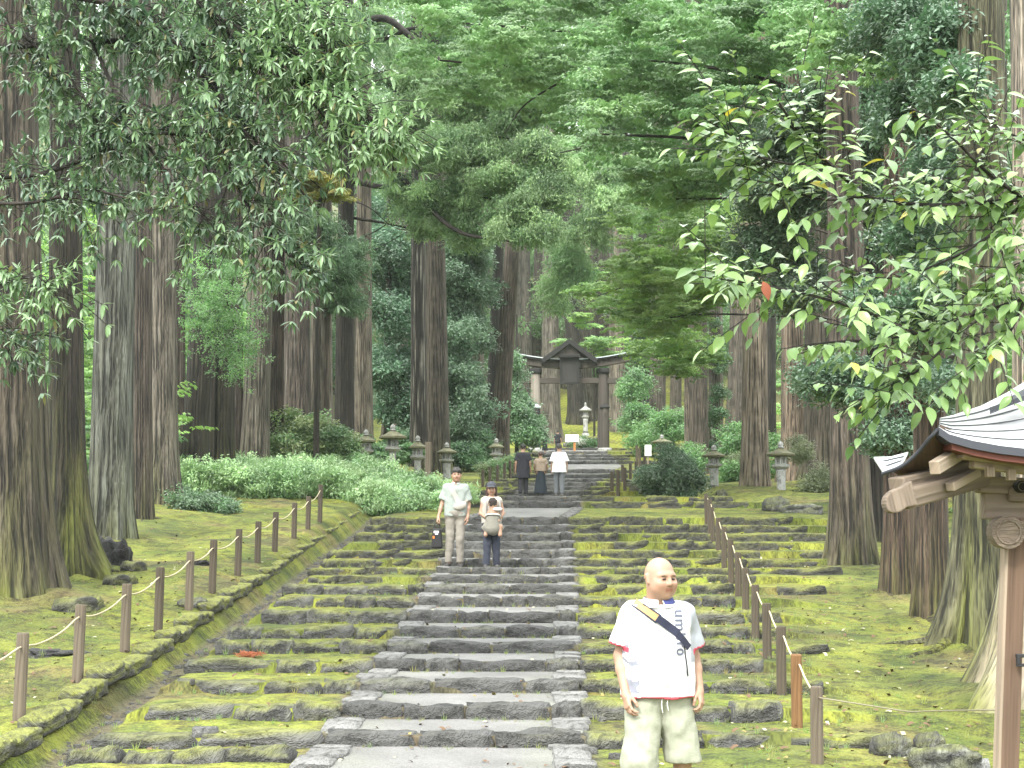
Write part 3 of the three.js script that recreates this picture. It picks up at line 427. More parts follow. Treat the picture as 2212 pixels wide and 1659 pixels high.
  T('pale brown cedar trunk rising from the moss bank between the two lanterns', { x: 1630, d: 53, xt: 1632, w: 58, tint: [0.50, 0.41, 0.33], moss: 0.3, flare: 0.35 });
  T('sunlit reddish brown cedar trunk behind the pale stone lantern', { x: 1714, d: 62, xt: 1706, w: 52, tint: [0.46, 0.36, 0.28], moss: 0.2 });
  T('wide dark cedar trunk in shade behind the pale stone lantern', { x: 1772, d: 60, xt: 1765, w: 70, tint: BARK.brown, moss: 0.35 });
  T('big reddish brown cedar trunk at the upper end of the mossy steps', { x: 1840, yb: 1225, xt: 1815, w: 84, tint: BARK.red, moss: 0.5, flare: 0.45 });
  T('black shaded cedar trunk behind the big reddish brown one', { x: 1900, d: 33, xt: 1885, w: 52, tint: [0.06, 0.05, 0.045], moss: 0.2, flare: 0.2 });
  T('red barked cedar trunk behind the pavilion beam, farther of two', { x: 1942, yb: 1282, xt: 1935, w: 62, tint: [0.21, 0.14, 0.11], moss: 0.4, flare: 0.4 });
  T('red barked cedar trunk behind the pavilion beam, nearer of two', { x: 2012, yb: 1330, xt: 2000, w: 72, tint: [0.20, 0.14, 0.11], moss: 0.45, flare: 0.4 });
  T('mossy cedar trunk with a wide flaring root foot beside the pavilion', { x: 2122, yb: 1405, xt: 2118, w: 112, tint: BARK.mossy, moss: 0.8, flare: 1.35 });
  T('massive pale cedar trunk rising above the pavilion roof at the edge', { x: 2330, d: 14.6, xt: 2310, w: 285, tint: [0.62, 0.53, 0.44], moss: 0.85, flare: 1.0, patch: 0.15 });  // sunlight on this trunk is put into its raised tint
  const rnd = RNG(91);   // deep forest, where one trunk looks like the next
  const deep = [[-60, 60], [30, 62], [200, 75], [445, 78], [620, 95], [835, 110], [860, 95], [975, 120], [1130, 135], [1165, 140], [1360, 150], [1385, 135], [1460, 115], [1590, 100], [1665, 90], [1860, 62], [1960, 58], [2040, 52], [2160, 48], [2260, 60], [1280, 160], [1040, 150], [700, 130], [770, 120]];
  deep.forEach(([x, d]) => T('slender cedar trunk deep in the forest among the leaves', { x, d, xt: x + (rnd() - 0.5) * 40, w: 20 + 26 * rnd(), tint: [BARK.grey, BARK.brown, BARK.red, BARK.dark][Math.floor(rnd() * 4)], moss: 0.3, group: 'cedar trunks deep in the forest', crown: d < 75, seg: 16 }));
}

// ------------------------------------------------------------------ foliage pieces
function leafBlade(len, wid, nseg, fold, droop, prof) {   // grows along +z, face up +y
  const pos = [], idx = [];
  for (let i = 0; i <= nseg; i++) { const t = i / nseg, w = wid / 2 * prof(t), z = len * t, y = -droop * t * t * len; pos.push(-w, y + fold * w, z, 0, y, z, w, y + fold * w, z); }
  for (let i = 0; i < nseg; i++) { const a = i * 3; idx.push(a, a + 3, a + 1, a + 1, a + 3, a + 4, a + 1, a + 4, a + 2, a + 2, a + 4, a + 5); }
  const g = new THREE.BufferGeometry(); g.setAttribute('position', new THREE.Float32BufferAttribute(pos, 3)); g.setIndex(idx); g.computeVertexNormals(); return g;
}
const oakProf = (t) => Math.pow(Math.sin(Math.PI * Math.min(1, 0.02 + 0.98 * Math.pow(t, 0.85))), 0.8) * (t > 0.85 ? lerp(1, 0.55, (t - 0.85) / 0.15) : 1);
const ovProf = (t) => t < 0.08 ? 0.06 : Math.pow(Math.sin(Math.PI * Math.pow((t - 0.08) / 0.92, 0.72)), 0.75) * (t > 0.8 ? 0.8 : 1);
const OAK_LEAF = leafBlade(0.13, 0.034, 5, 0.35, 0.14, oakProf);
const CHERRY_LEAF = leafBlade(0.108, 0.054, 6, 0.3, 0.3, ovProf);
function sprayGeo(kind, seed) {
  const r = RNG(seed), pos = [], idx = [];
  const quad = (o, dir, nrm, len, wid) => { const s = V().crossVectors(dir, nrm).normalize().multiplyScalar(wid / 2), k = pos.length / 3, m = o.clone().addScaledVector(dir, len * 0.45), u = nrm.clone().multiplyScalar(wid * 0.18), t = o.clone().addScaledVector(dir, len); for (const p of [o, m.clone().add(s).add(u), t, m.clone().sub(s).add(u)]) pos.push(p.x, p.y, p.z); idx.push(k, k + 1, k + 2, k, k + 2, k + 3); };
  const rd = () => V(r() * 2 - 1, r() * 2 - 1, r() * 2 - 1).normalize();
  if (kind === 'maple') for (let i = 0; i < 26; i++) { const a = (r() - 0.5) * 2.2, q = 0.15 + 0.85 * Math.sqrt(r()); const o = V(Math.sin(a) * q * 0.6, (r() - 0.5) * 0.10 - 0.06 * q, Math.cos(a) * q - 0.4); const y = a + (r() - 0.5) * 2; const nrm = V((r() - 0.5) * 1.5, 1, (r() - 0.5) * 1.5 + 0.3).normalize(); for (const da of [-0.6, 0.6, 0]) { const dir = V(Math.sin(y + da), -0.45 - 0.5 * r(), Math.cos(y + da)).normalize(); quad(o, dir, nrm, da ? 0.15 : 0.2, 0.085); } }
  if (kind === 'broad') for (let i = 0; i < 30; i++) { const c = rd().multiplyScalar(0.5 * Math.cbrt(r())); c.y *= 0.8; const dir = rd(); dir.y = dir.y * 0.6 - 0.25; dir.normalize(); const nrm = V((r() - 0.5) * 1.6, 1, (r() - 0.5) * 1.6).normalize(); quad(c, dir, nrm, 0.2 + 0.09 * r(), 0.105); }
  if (kind === 'sugi') for (let s = 0; s < 6; s++) { // drooping tassels of short needles
    const dir = V((r() - 0.5) * 1.5, -0.35 - 0.5 * r(), (r() - 0.5) * 1.5).normalize(), o = V((r() - 0.5) * 0.3, 0.25 + 0.15 * r(), (r() - 0.5) * 0.3), L = 0.5 + 0.4 * r();
    for (let k = 0; k < 7; k++) { const t = k / 7, c = o.clone().addScaledVector(dir, L * t); c.y += 0.22 * t * t * L; const nd = rd().multiplyScalar(0.75).add(dir).normalize(); quad(c, nd, rd(), 0.2 * (1.1 - 0.5 * t), 0.052); }
  }
  if (kind === 'grass') for (let i = 0; i < 16; i++) { const o = V((r() - 0.5) * 0.5, -0.3 * r(), (r() - 0.5) * 0.5), a = r() * 6.28, dir = V(Math.sin(a), 0.55 + 0.6 * r(), Math.cos(a)).normalize(); quad(o, dir, V(-dir.x * 0.6 + 0.3 * (r() - 0.5), 1, -dir.z * 0.6).normalize(), 0.34 + 0.14 * r(), 0.06); }
  const g = new THREE.BufferGeometry(); g.setAttribute('position', new THREE.Float32BufferAttribute(pos, 3)); g.setIndex(idx); g.computeVertexNormals(); return g;
}
const SPRAY = {}; for (const k of ['maple', 'broad', 'sugi', 'grass']) SPRAY[k] = [1, 2, 3].map((i) => sprayGeo(k, i * 17 + k.length));
const GREEN = { deep: [0.046, 0.105, 0.044], mid: [0.082, 0.175, 0.062], light: [0.14, 0.265, 0.085], bright: [0.22, 0.36, 0.075], blue: [0.10, 0.19, 0.115], sugi: [0.095, 0.180, 0.070], sugiTip: [0.23, 0.34, 0.145], yellow: [0.30, 0.27, 0.05], olive: [0.11, 0.13, 0.045] };
// leaves in clusters through pads (px, py, distance, half width px, half height px, half depth m)
function foliage(name, parent, kind, pads, n, { size = [0.5, 0.8], cl = 0.5, c1 = GREEN.mid, c2 = GREEN.light, seed = 1, material = mat.leaf, flat = 0.5, world = false, per = 14 } = {}) {
  const r = RNG(seed * 7919 + 3), g3 = () => (r() + r() + r() - 1.5) * 1.15, o = new THREE.Object3D(), c = new THREE.Color();
  const W = pads.map((p) => world ? { c: V(p[0], p[1], p[2]), r: V(p[3], p[4], p[5]) } : { c: P(p[0], p[1], p[2]), r: V(M(p[3], p[2]), M(p[4], p[2]), p[5] ?? M(p[3], p[2]) * 0.8) });
  const wt = W.map((w) => w.r.x * w.r.y * Math.cbrt(w.r.z)); const tot = wt.reduce((a, b) => a + b, 0);
  const per3 = SPRAY[kind].map(() => []);
  W.forEach((w, k) => {
    const cnt = Math.max(3, Math.round(n * wt[k] / tot)), m = Math.max(1, Math.round(cnt / per)); let made = 0;
    for (let q = 0; q < m; q++) {
      let x, y, z; do { x = r() * 2 - 1; y = r() * 2 - 1; z = r() * 2 - 1; } while (x * x + y * y + z * z > 1);
      const cc = V(w.c.x + x * w.r.x, w.c.y + y * w.r.y, w.c.z + z * w.r.z), tone = r(), dark = 0.75 + 0.5 * r(), take = Math.round(per * (0.5 + r()));
      for (let i = 0; i < take && made < cnt * 1.3; i++, made++) {
        o.position.set(cc.x + g3() * cl, cc.y + g3() * cl * flat, cc.z + g3() * cl);
        if (kind === 'maple') o.rotation.set((r() - 0.5) * 0.5, r() * 6.283, (r() - 0.5) * 0.5); else if (kind === 'sugi' || kind === 'grass') o.rotation.set((r() - 0.5) * 0.5, r() * 6.283, (r() - 0.5) * 0.5); else o.rotation.set(r() * 0.9 - 0.45, r() * 6.283, r() * 0.9 - 0.45);
        const s = lerp(size[0], size[1], r()); o.scale.set(s, s, s); o.updateMatrix();
        const t = clamp(tone + (r() - 0.5) * 0.5), k2 = dark * (0.85 + 0.3 * r());
        const k3 = k2 * (kind === 'grass' ? 1 : 1.32); c.setRGB(lerp(c1[0], c2[0], t) * k3, lerp(c1[1], c2[1], t) * k3, lerp(c1[2], c2[2], t) * k3);
        per3[Math.floor(r() * 3)].push([o.matrix.clone(), c.clone()]);
      }
    }
  });
  // one crown: its leaf shapes are three instanced meshes
  per3.forEach((list, k) => { if (!list.length) return; const im = new THREE.InstancedMesh(SPRAY[kind][k], material, list.length); list.forEach(([m, cc], i) => { im.setMatrixAt(i, m); im.setColorAt(i, cc); }); im.name = name; im.castShadow = im.receiveShadow = true; parent.add(stuff(im)); });
}
function limbs(parent, list, m = mat.limb) { const gs = list.map(([pts, r]) => { const P3 = pts.map((p) => Array.isArray(p) ? P(...p) : p), c = new THREE.CatmullRomCurve3(P3), n = Math.max(6, P3.length * 5), g = new THREE.TubeGeometry(c, n, 1, 7, false), a = g.attributes.position, N = g.attributes.normal; for (let i = 0; i < a.count; i++) { const t = Math.floor(i / 8) / n, k = r * lerp(1, 0.3, t) * (1 + 0.15 * nz(i * 0.37, r * 50, 1)); const q = c.getPointAt(Math.min(1, t)); a.setXYZ(i, q.x + N.getX(i) * k, q.y + N.getY(i) * k, q.z + N.getZ(i) * k); } return g; }); for (const g of gs) part('limb', g, m, parent); }
function crowned(name, label, category, trunk, limbList, crowns, group) {   // a tree or shrub with its own trunk, limbs and crown
  const t = thing(name, label, category, V(0, 0, 0), 0, group);
  if (!trunk) { const p = crowns[0][1][0], b = P(p[0], p[1], p[2]); t.position.set(b.x, H(b.x, p[2]), b.z); }
  if (trunk) { const b = trunk.at ? V(trunk.at[0], H(trunk.at[0], trunk.at[1]), -trunk.at[1]) : GP(trunk.x, trunk.yb); t.position.copy(b); part('trunk', trunkGeo({ base: V(0, 0, 0), lean: trunk.lean ?? [0, 0], r: trunk.r, h: trunk.h, tint: trunk.tint ?? BARK.dark, moss: trunk.moss ?? 0.4, flare: 0.3, seed: trunk.r * 31 + b.x, seg: 14 }), mat.bark, t); }
  const before = t.children.length;
  if (limbList) limbs(t, limbList);
  for (const c of crowns) foliage('crown', t, ...c);
  t.children.slice(before).forEach((c) => { c.position.sub(t.position); });
  return t;
}
// ------------------------------------------------------------------ crowns, understorey and backdrop
function buildCrowns() {
  for (const c of CEDARS) if (c.crown) {   // crowns of the tall cedars, mostly above the frame
    const pads = []; const r = RNG(c.seed * 1000); const y0 = c.d > 45 ? Math.max(c.h * 0.45, 0.27 * c.d + 1) : Math.max(c.h * 0.55, 0.36 * c.d + 3.5);
    for (let y = y0; y < c.h + 1; y += 2.2) { const k = clamp((c.h + 1.5 - y) / (c.h * 0.5)), R = c.crownR * (0.35 + 0.65 * k); for (let q = 0; q < 2; q++) { const a = r() * 6.28; pads.push([c.lean[0] * y + Math.cos(a) * R * 0.5, y, Math.sin(a) * R * 0.5, R * 0.8, 1.0, R * 0.8]); } }
    if (pads.length) foliage('crown', c.t, 'sugi', pads, c.d > 45 ? 130 : 70, { world: true, size: [1.2, 1.9], cl: 0.8, c1: GREEN.sugi, c2: GREEN.mid, seed: Math.floor(c.seed * 100), material: mat.needle });
  }
  const T = crowned;
  // long drooping boughs of the dark cedar
  const dark = CEDARS.find((c) => /long drooping boughs/.test(c.t.userData.label)), before = dark.t.children.length;
  limbs(dark.t, [[[[752, 60, 58], [830, 40, 57], [900, 90, 56.5], [985, 150, 56], [1090, 190, 55]], 0.16], [[[752, 170, 58], [810, 160, 57.5], [868, 205, 57], [960, 280, 56], [1100, 300, 55]], 0.15], [[[752, 345, 58], [840, 360, 57], [905, 425, 56], [990, 500, 55], [1100, 520, 54]], 0.15], [[[760, 390, 58], [830, 405, 57.5], [930, 405, 56.5], [1060, 430, 55]], 0.12], [[[755, 120, 58], [900, 60, 57], [1060, 70, 56], [1180, 110, 55]], 0.12], [[[890, 330, 56.5], [1000, 345, 56], [1140, 340, 55]], 0.08], [[[985, 150, 56], [1050, 235, 55.5], [1120, 300, 55]], 0.06], [[[760, 470, 58], [870, 490, 58], [960, 520, 58]], 0.06], [[[770, 520, 58], [810, 500, 58], [860, 470, 58], [930, 450, 58]], 0.03], [[[760, 560, 58], [800, 545, 58], [880, 500, 58]], 0.028], [[[756, 600, 58], [790, 600, 58], [850, 640, 58]], 0.025], [[[750, 430, 58], [800, 450, 57], [850, 490, 57], [900, 500, 57]], 0.03]]);
  foliage('crown', dark.t, 'sugi', [[800, 90, 58, 70, 60], [880, 180, 57, 90, 55], [860, 290, 56.5, 90, 60], [960, 250, 56, 90, 55], [980, 340, 55.5, 100, 55], [1090, 220, 55, 80, 70], [1150, 120, 55.5, 70, 60], [1165, 240, 55, 55, 70], [1150, 350, 54.5, 65, 70], [1060, 400, 55, 90, 45], [1160, 440, 54, 60, 55], [1110, 505, 54, 80, 30], [980, 430, 56, 90, 40], [1180, 500, 54, 40, 30], [900, 420, 57, 60, 35], [1060, 120, 56, 90, 40], [930, 470, 57, 80, 40], [1000, 500, 56, 70, 34], [1040, 330, 55.5, 80, 60], [1200, 380, 54, 36, 80], [1130, 460, 54.5, 80, 50]], 6600, { size: [0.5, 0.9], cl: 0.36, c1: GREEN.sugi, c2: GREEN.sugiTip, seed: 5, material: mat.needle, flat: 0.7, per: 18 });
  dark.t.children.slice(before).forEach((c) => c.position.sub(dark.t.position));
  T('cedar_tree', 'feathery cedar hanging its boughs above the gate behind the drooping ones', 'tree', { at: [9.6, 84], r: 0.4, h: 30, tint: BARK.brown }, [[[[1340, 300, 82], [1260, 390, 80], [1200, 440, 78]], 0.12], [[[1350, 330, 82], [1290, 420, 80], [1380, 470, 78]], 0.1]], [['sugi', [[1280, 400, 79, 70, 45], [1350, 440, 78, 60, 40], [1250, 330, 80, 60, 50], [1230, 560, 82, 50, 60], [1290, 500, 80, 60, 35], [1340, 250, 84, 70, 60], [1260, 220, 84, 60, 60], [1210, 640, 84, 40, 40], [1400, 370, 80, 60, 50]], 2300, { size: [0.8, 1.3], cl: 0.6, c1: GREEN.sugi, c2: GREEN.sugiTip, seed: 8, material: mat.needle }]]);
  T('cedar_tree', 'young soft needled cedar before the broad reddish trunks', 'tree', { at: [-6.3, 53], r: 0.16, h: 14, tint: BARK.brown }, null, [['sugi', [[700, 560, 52, 45, 60], [735, 640, 53, 45, 40], [680, 490, 52, 40, 40], [760, 560, 53, 30, 50]], 900, { size: [0.55, 0.9], cl: 0.4, c1: GREEN.sugi, c2: [0.085, 0.15, 0.08], seed: 9, material: mat.needle }]]);
  // maples with layered branches over the path
  T('maple_tree', 'pale green maple spreading flat layers of leaves high over the path', 'tree', { at: [9.1, 42], r: 0.2, h: 16 }, [[[[1840, 140, 42], [1450, 95, 42], [1250, 70, 42], [1000, 50, 42]], 0.09], [[[1840, 320, 42], [1500, 240, 42], [1300, 170, 42], [950, 130, 42]], 0.09], [[[1240, 160, 42], [1130, 230, 42], [1090, 290, 42]], 0.04], [[[1440, 220, 42], [1330, 300, 41], [1210, 330, 41]], 0.05]], [['maple', [[1050, -15, 46, 80, 20, 3], [1150, -5, 46, 80, 20, 3], [1250, -20, 44, 80, 22, 3], [1350, -30, 44, 80, 22, 3], [940, 115, 42, 80, 18, 4.2], [1060, 140, 42, 100, 22, 4.8], [1180, 170, 42, 90, 22, 4.8], [990, 55, 43, 130, 22, 5.4], [1240, 90, 43, 110, 24, 5.4], [1340, 30, 42, 120, 26, 4.8], [1330, 160, 41, 80, 22, 4.2], [1120, 25, 43, 120, 24, 5.4], [1450, 100, 41, 110, 26, 4.8], [1260, 220, 41, 70, 16, 3.6]], 2200, { size: [0.42, 0.72], cl: 0.55, flat: 0.38, c1: [0.14, 0.25, 0.10], c2: [0.22, 0.35, 0.15], seed: 11 }]]);
  T('maple_tree', 'maple with light layered sprays before the dark trunks beside the steps', 'tree', { at: [7.15, 33], r: 0.2, h: 12 }, [[[[1790, 420, 33], [1660, 330, 33], [1500, 300, 33], [1300, 290, 33]], 0.07], [[[1795, 260, 33], [1700, 190, 32], [1560, 150, 32], [1400, 130, 33]], 0.07], [[[1795, 150, 33], [1900, 120, 32], [2040, 130, 31]], 0.05], [[[1740, 320, 33], [1600, 420, 33], [1460, 430, 33]], 0.05]], [['maple', [[1330, 60, 33, 100, 26, 4.2], [1450, 40, 33, 100, 26, 4.2], [1300, 200, 34, 70, 24, 3.6], [1400, 140, 33, 110, 20, 3.6], [1540, 160, 32, 130, 24, 3.9], [1690, 130, 31, 120, 24, 3.9], [1850, 110, 25.5, 110, 26, 1.5], [1980, 140, 22, 90, 30, 1.2], [1790, 60, 25, 90, 30, 1.2], [1440, 235, 33, 100, 20, 3.6], [1360, 285, 33, 90, 18, 3.3], [1610, 240, 32, 120, 20, 3.6], [1500, 320, 33, 110, 22, 3.6], [1420, 400, 34, 90, 22, 3.3], [1640, 330, 32, 90, 20, 3.3], [1540, 400, 33, 100, 22, 3.3], [1700, 50, 31, 130, 26, 3.9], [1560, 70, 32, 120, 22, 3.9], [1890, 40, 31, 100, 22, 3.0]], 2600, { size: [0.36, 0.62], cl: 0.5, flat: 0.38, c1: [0.13, 0.24, 0.095], c2: [0.21, 0.34, 0.14], seed: 12 }]]);
  T('maple_tree', 'low maple with fine yellow green leaves reaching to the gate roof', 'tree', { at: [10.6, 49], r: 0.17, h: 10 }, [[[[1840, 600, 49], [1560, 500, 48.5], [1490, 530, 48], [1400, 560, 48]], 0.06], [[[1840, 560, 49], [1500, 590, 48], [1380, 610, 48], [1290, 640, 49]], 0.05], [[[1840, 690, 49], [1500, 680, 48], [1380, 700, 49]], 0.05], [[[1840, 520, 49], [1520, 420, 48], [1440, 400, 48]], 0.04]], [['maple', [[1400, 560, 48, 100, 26, 4.0], [1500, 530, 48, 90, 28, 4.0], [1360, 610, 49, 100, 22, 4.0], [1480, 620, 48, 110, 28, 4.0], [1440, 690, 50, 110, 30, 4.5], [1360, 668, 51, 60, 16, 3.5], [1560, 600, 47, 80, 34, 3.5], [1420, 480, 48, 90, 26, 3.5], [1520, 460, 48, 80, 28, 3.5], [1410, 740, 56, 60, 24, 3.5], [1470, 770, 54, 70, 36, 3.5], [1300, 625, 52, 50, 12, 2.5]], 2600, { size: [0.36, 0.62], cl: 0.5, flat: 0.45, c1: [0.14, 0.25, 0.065], c2: [0.25, 0.36, 0.11], seed: 13 }]]);
  T('maple_tree', 'small bright leaved maple just behind the roof of the gate', 'tree', { at: [6.5, 124], r: 0.1, h: 9 }, null, [['maple', [[1290, 735, 122, 60, 10, 1.8], [1200, 738, 122, 18, 5, 0.9], [1330, 760, 124, 50, 10, 1.6], [1280, 600, 126, 30, 30, 1.7], [1260, 690, 126, 30, 14, 1.7]], 420, { size: [0.7, 1.1], cl: 0.7, flat: 0.25, c1: GREEN.light, c2: GREEN.bright, seed: 14 }]]);
  T('maple_tree', 'yellowing maple branch before the broad reddish cedar', 'tree', { at: [-6.1, 49], r: 0.1, h: 10.5 }, [[[[690, 470, 49], [690, 400, 49], [640, 380, 49]], 0.04]], [['maple', [[690, 395, 49, 48, 22, 1], [640, 420, 49, 30, 14, 0.8], [720, 420, 49, 24, 12, 0.7]], 340, { size: [0.4, 0.6], cl: 0.3, flat: 0.4, c1: [0.2, 0.22, 0.045], c2: GREEN.yellow, seed: 15 }]]);
  T('maple_tree', 'bright green maple sprays hanging before the dark trunk pair', 'tree', { at: [-8.5, 44.5], r: 0.08, h: 7.5 }, [[[[460, 560, 40], [480, 620, 40], [505, 700, 40], [520, 780, 40]], 0.03]], [['broad', [[462, 640, 40, 40, 34, 0.9], [498, 700, 40, 46, 40, 0.9], [515, 770, 40, 26, 40, 0.7], [440, 690, 40, 26, 40, 0.8], [480, 590, 41, 50, 30, 1]], 460, { size: [0.2, 0.42], cl: 0.5, flat: 1, per: 6, c1: GREEN.mid, c2: GREEN.light, seed: 16 }]]);
  // bluish broadleaf understorey before the lanterns and the gate
  T('evergreen_tree', 'bluish green evergreen filling the space behind the stone lanterns', 'tree', { at: [-6.2, 78], r: 0.18, h: 15 }, [[[[830, 900, 78], [835, 700, 78], [850, 520, 78]], 0.08]], [['broad', [[835, 560, 78, 40, 70, 2], [845, 680, 77, 45, 70, 2], [850, 790, 77, 42, 60, 2], [870, 880, 77, 45, 45, 2], [880, 600, 79, 25, 60, 2], [815, 470, 80, 40, 40, 2]], 1500, { size: [0.7, 1.1], cl: 0.6, c1: GREEN.deep, c2: GREEN.blue, seed: 21 }]]);
  T('evergreen_tree', 'tall bluish evergreen between the brown cedar and the leaning trunk', 'tree', { at: [-2.6, 83], r: 0.2, h: 17 }, [[[[1000, 950, 83], [995, 700, 83], [1000, 500, 83]], 0.09]], [['broad', [[1000, 540, 80, 55, 45, 2.2], [975, 620, 80, 40, 60, 2.2], [1020, 640, 81, 40, 60, 2], [1000, 730, 80, 45, 50, 2.2], [985, 810, 79, 42, 50, 2], [1015, 870, 79, 45, 45, 2], [1000, 930, 79, 50, 34, 2], [960, 720, 78, 22, 24, 1.5]], 2300, { size: [0.7, 1.1], cl: 0.55, c1: [0.08, 0.15, 0.08], c2: [0.16, 0.25, 0.15], seed: 22 }]]);
  T('evergreen_tree', 'green bushy tree between the leaning trunk and the gate post', 'tree', { at: [0.3, 98], r: 0.12, h: 9 }, null, [['broad', [[1110, 860, 97, 34, 50, 1.8], [1125, 920, 97, 42, 34, 1.8], [1095, 790, 98, 26, 44, 1.6], [1150, 945, 97, 30, 20, 1.4]], 800, { size: [0.7, 1.1], cl: 0.6, c1: GREEN.mid, c2: [0.10, 0.17, 0.09], seed: 23 }]]);
  T('evergreen_tree', 'dark small leaved evergreen high beside the black trunk, behind the cherry leaves', 'tree', { at: [7.6, 31], r: 0.22, h: 11 }, [[[[1900, 420, 31], [1780, 380, 30], [1660, 360, 30]], 0.06], [[[1900, 300, 31], [1800, 250, 30], [1700, 240, 30]], 0.06]], [['broad', [[1690, 300, 30, 90, 40, 1], [1780, 240, 29, 90, 40, 1], [1860, 330, 29, 80, 40, 1], [1680, 430, 30, 80, 50, 1], [1650, 540, 31, 80, 50, 1], [1720, 620, 31, 60, 50, 1], [1850, 430, 29, 60, 50, 1], [1900, 210, 30, 70, 30, 1], [2000, 250, 30, 50, 60, 1]], 3000, { size: [0.32, 0.52], cl: 0.3, c1: GREEN.deep, c2: [0.075, 0.115, 0.07], seed: 24, material: mat.leafGloss }]]);
  T('evergreen_tree', 'dark glossy evergreen drooping over the red trunks above the pavilion corner', 'tree', { at: [7.4, 26], r: 0.14, h: 6.5 }, [[[[2080, 760, 25], [1960, 800, 24.5], [1850, 830, 24]], 0.04], [[[2070, 830, 25], [1970, 900, 24], [1940, 990, 24]], 0.03]], [['broad', [[1800, 820, 24.5, 70, 36, 0.8], [1890, 840, 24, 80, 40, 0.8], [1970, 860, 24, 60, 46, 0.8], [1930, 930, 23.5, 40, 40, 0.7], [1950, 985, 23.5, 26, 20, 0.6], [2050, 820, 19.5, 40, 40, 0.6], [1960, 250, 20, 60, 60, 0.7], [2040, 380, 19, 50, 70, 0.7], [1970, 500, 20, 50, 60, 0.7], [2050, 600, 19, 50, 60, 0.7], [1960, 680, 20, 60, 50, 0.7], [2070, 180, 16.8, 30, 60, 0.5], [1900, 640, 24, 40, 60, 0.7], [1930, 50, 19.5, 70, 50, 0.7], [2030, 90, 18.5, 60, 60, 0.7]], 3900, { size: [0.26, 0.42], cl: 0.26, c1: GREEN.deep, c2: [0.085, 0.16, 0.09], seed: 25, material: mat.leafGloss }]]);
  T('ivy', 'ivy climbing the trunk behind the darker lantern', 'plant', null, null, [['broad', [[1545, 760, 73, 16, 70, 0.4], [1548, 880, 73, 16, 60, 0.4], [1545, 970, 73, 18, 40, 0.4]], 380, { size: [0.4, 0.6], cl: 0.25, c1: GREEN.deep, c2: GREEN.mid, seed: 26 }]]);
  // shrubs
  T('bush', 'dense dark green bush beside the small white sign', 'bush', null, null, [['broad', [[1440, 1030, 50, 55, 40, 0.9], [1480, 1045, 50, 40, 32, 0.9], [1410, 1040, 51, 28, 30, 0.8], [1450, 985, 52, 40, 22, 0.8]], 900, { size: [0.34, 0.52], cl: 0.24, c1: GREEN.deep, c2: [0.09, 0.15, 0.08], seed: 31 }]]);
  T('bush', 'loose yellowish green shrub at the foot of the broad reddish cedar', 'bush', null, null, [['broad', [[650, 930, 52, 42, 48, 0.9], [700, 945, 52, 45, 36, 0.9], [620, 965, 51, 34, 26, 0.8], [745, 960, 53, 30, 30, 0.8]], 900, { size: [0.4, 0.62], cl: 0.3, c1: GREEN.mid, c2: [0.17, 0.21, 0.08], seed: 32 }]]);
  T('bush', 'low dark leafy shrub with bare twigs at the mossy root of the grey cedar', 'bush', null, [[[[400, 1120, 36], [440, 1130, 35], [490, 1110, 35]], 0.012], [[[410, 1130, 35.5], [460, 1140, 35], [430, 1148, 34.5]], 0.01]], [['broad', [[420, 1090, 36, 50, 24, 0.6], [470, 1095, 36, 34, 26, 0.6], [380, 1075, 37, 30, 24, 0.6]], 560, { size: [0.26, 0.4], cl: 0.2, c1: GREEN.mid, c2: [0.11, 0.17, 0.10], seed: 33 }]]);
  T('bush', 'shrub with fresh leaves behind the wide roofed lantern', 'bush', null, null, [['maple', [[815, 985, 60, 40, 26, 1], [880, 975, 62, 32, 22, 1], [780, 960, 60, 30, 24, 1]], 420, { size: [0.5, 0.75], cl: 0.35, c1: GREEN.mid, c2: GREEN.light, seed: 34 }]]);
  T('bush', 'thin twiggy bush beside the pale stone lantern on the bank', 'bush', null, null, [['broad', [[1760, 1040, 50, 44, 34, 0.9], [1720, 960, 55, 30, 30, 0.8], [1600, 1010, 60, 20, 30, 0.8]], 420, { size: [0.26, 0.42], cl: 0.35, c1: [0.10, 0.13, 0.06], c2: [0.16, 0.19, 0.09], seed: 35 }]]);
  T('bush', 'flowering low bush below the tall pale lantern', 'bush', null, null, [['broad', [[1265, 958, 123.4, 38, 12, 0.9]], 150, { size: [0.6, 0.9], cl: 0.4, c1: GREEN.mid, c2: GREEN.light, seed: 36 }], ['broad', [[1262, 955, 122.6, 30, 9, 0.6]], 26, { size: [0.3, 0.45], cl: 0.3, c1: [0.6, 0.6, 0.55], c2: [0.7, 0.7, 0.62], seed: 37 }]]);
  T('bush', 'dark undergrowth filling the foot of the big brown trunk behind the lanterns', 'bush', null, null, [['broad', [[985, 985, 74, 50, 34, 1.2], [930, 985, 74, 40, 26, 1], [1040, 960, 78, 30, 40, 1.2], [880, 960, 76, 40, 30, 1]], 700, { size: [0.5, 0.8], cl: 0.4, c1: GREEN.deep, c2: GREEN.mid, seed: 41 }]]);
  T('bush', 'leafy undergrowth along the moss slope right of the gate post', 'bush', null, null, [['broad', [[1375, 905, 104, 26, 40, 1.6], [1390, 950, 98, 30, 24, 1.4], [1450, 930, 96, 34, 40, 1.6], [1370, 840, 112, 24, 40, 1.6]], 620, { size: [0.7, 1.1], cl: 0.6, c1: GREEN.mid, c2: GREEN.light, seed: 42 }]]);
  T('bush', 'bright shrub between the ivy trunk and the pale brown trunk', 'bush', null, null, [['broad', [[1580, 960, 66, 26, 50, 1], [1575, 1030, 60, 26, 30, 0.9], [1490, 985, 64, 26, 40, 0.9], [1670, 985, 64, 20, 40, 0.9]], 620, { size: [0.4, 0.65], cl: 0.35, c1: GREEN.mid, c2: GREEN.light, seed: 43 }]]);
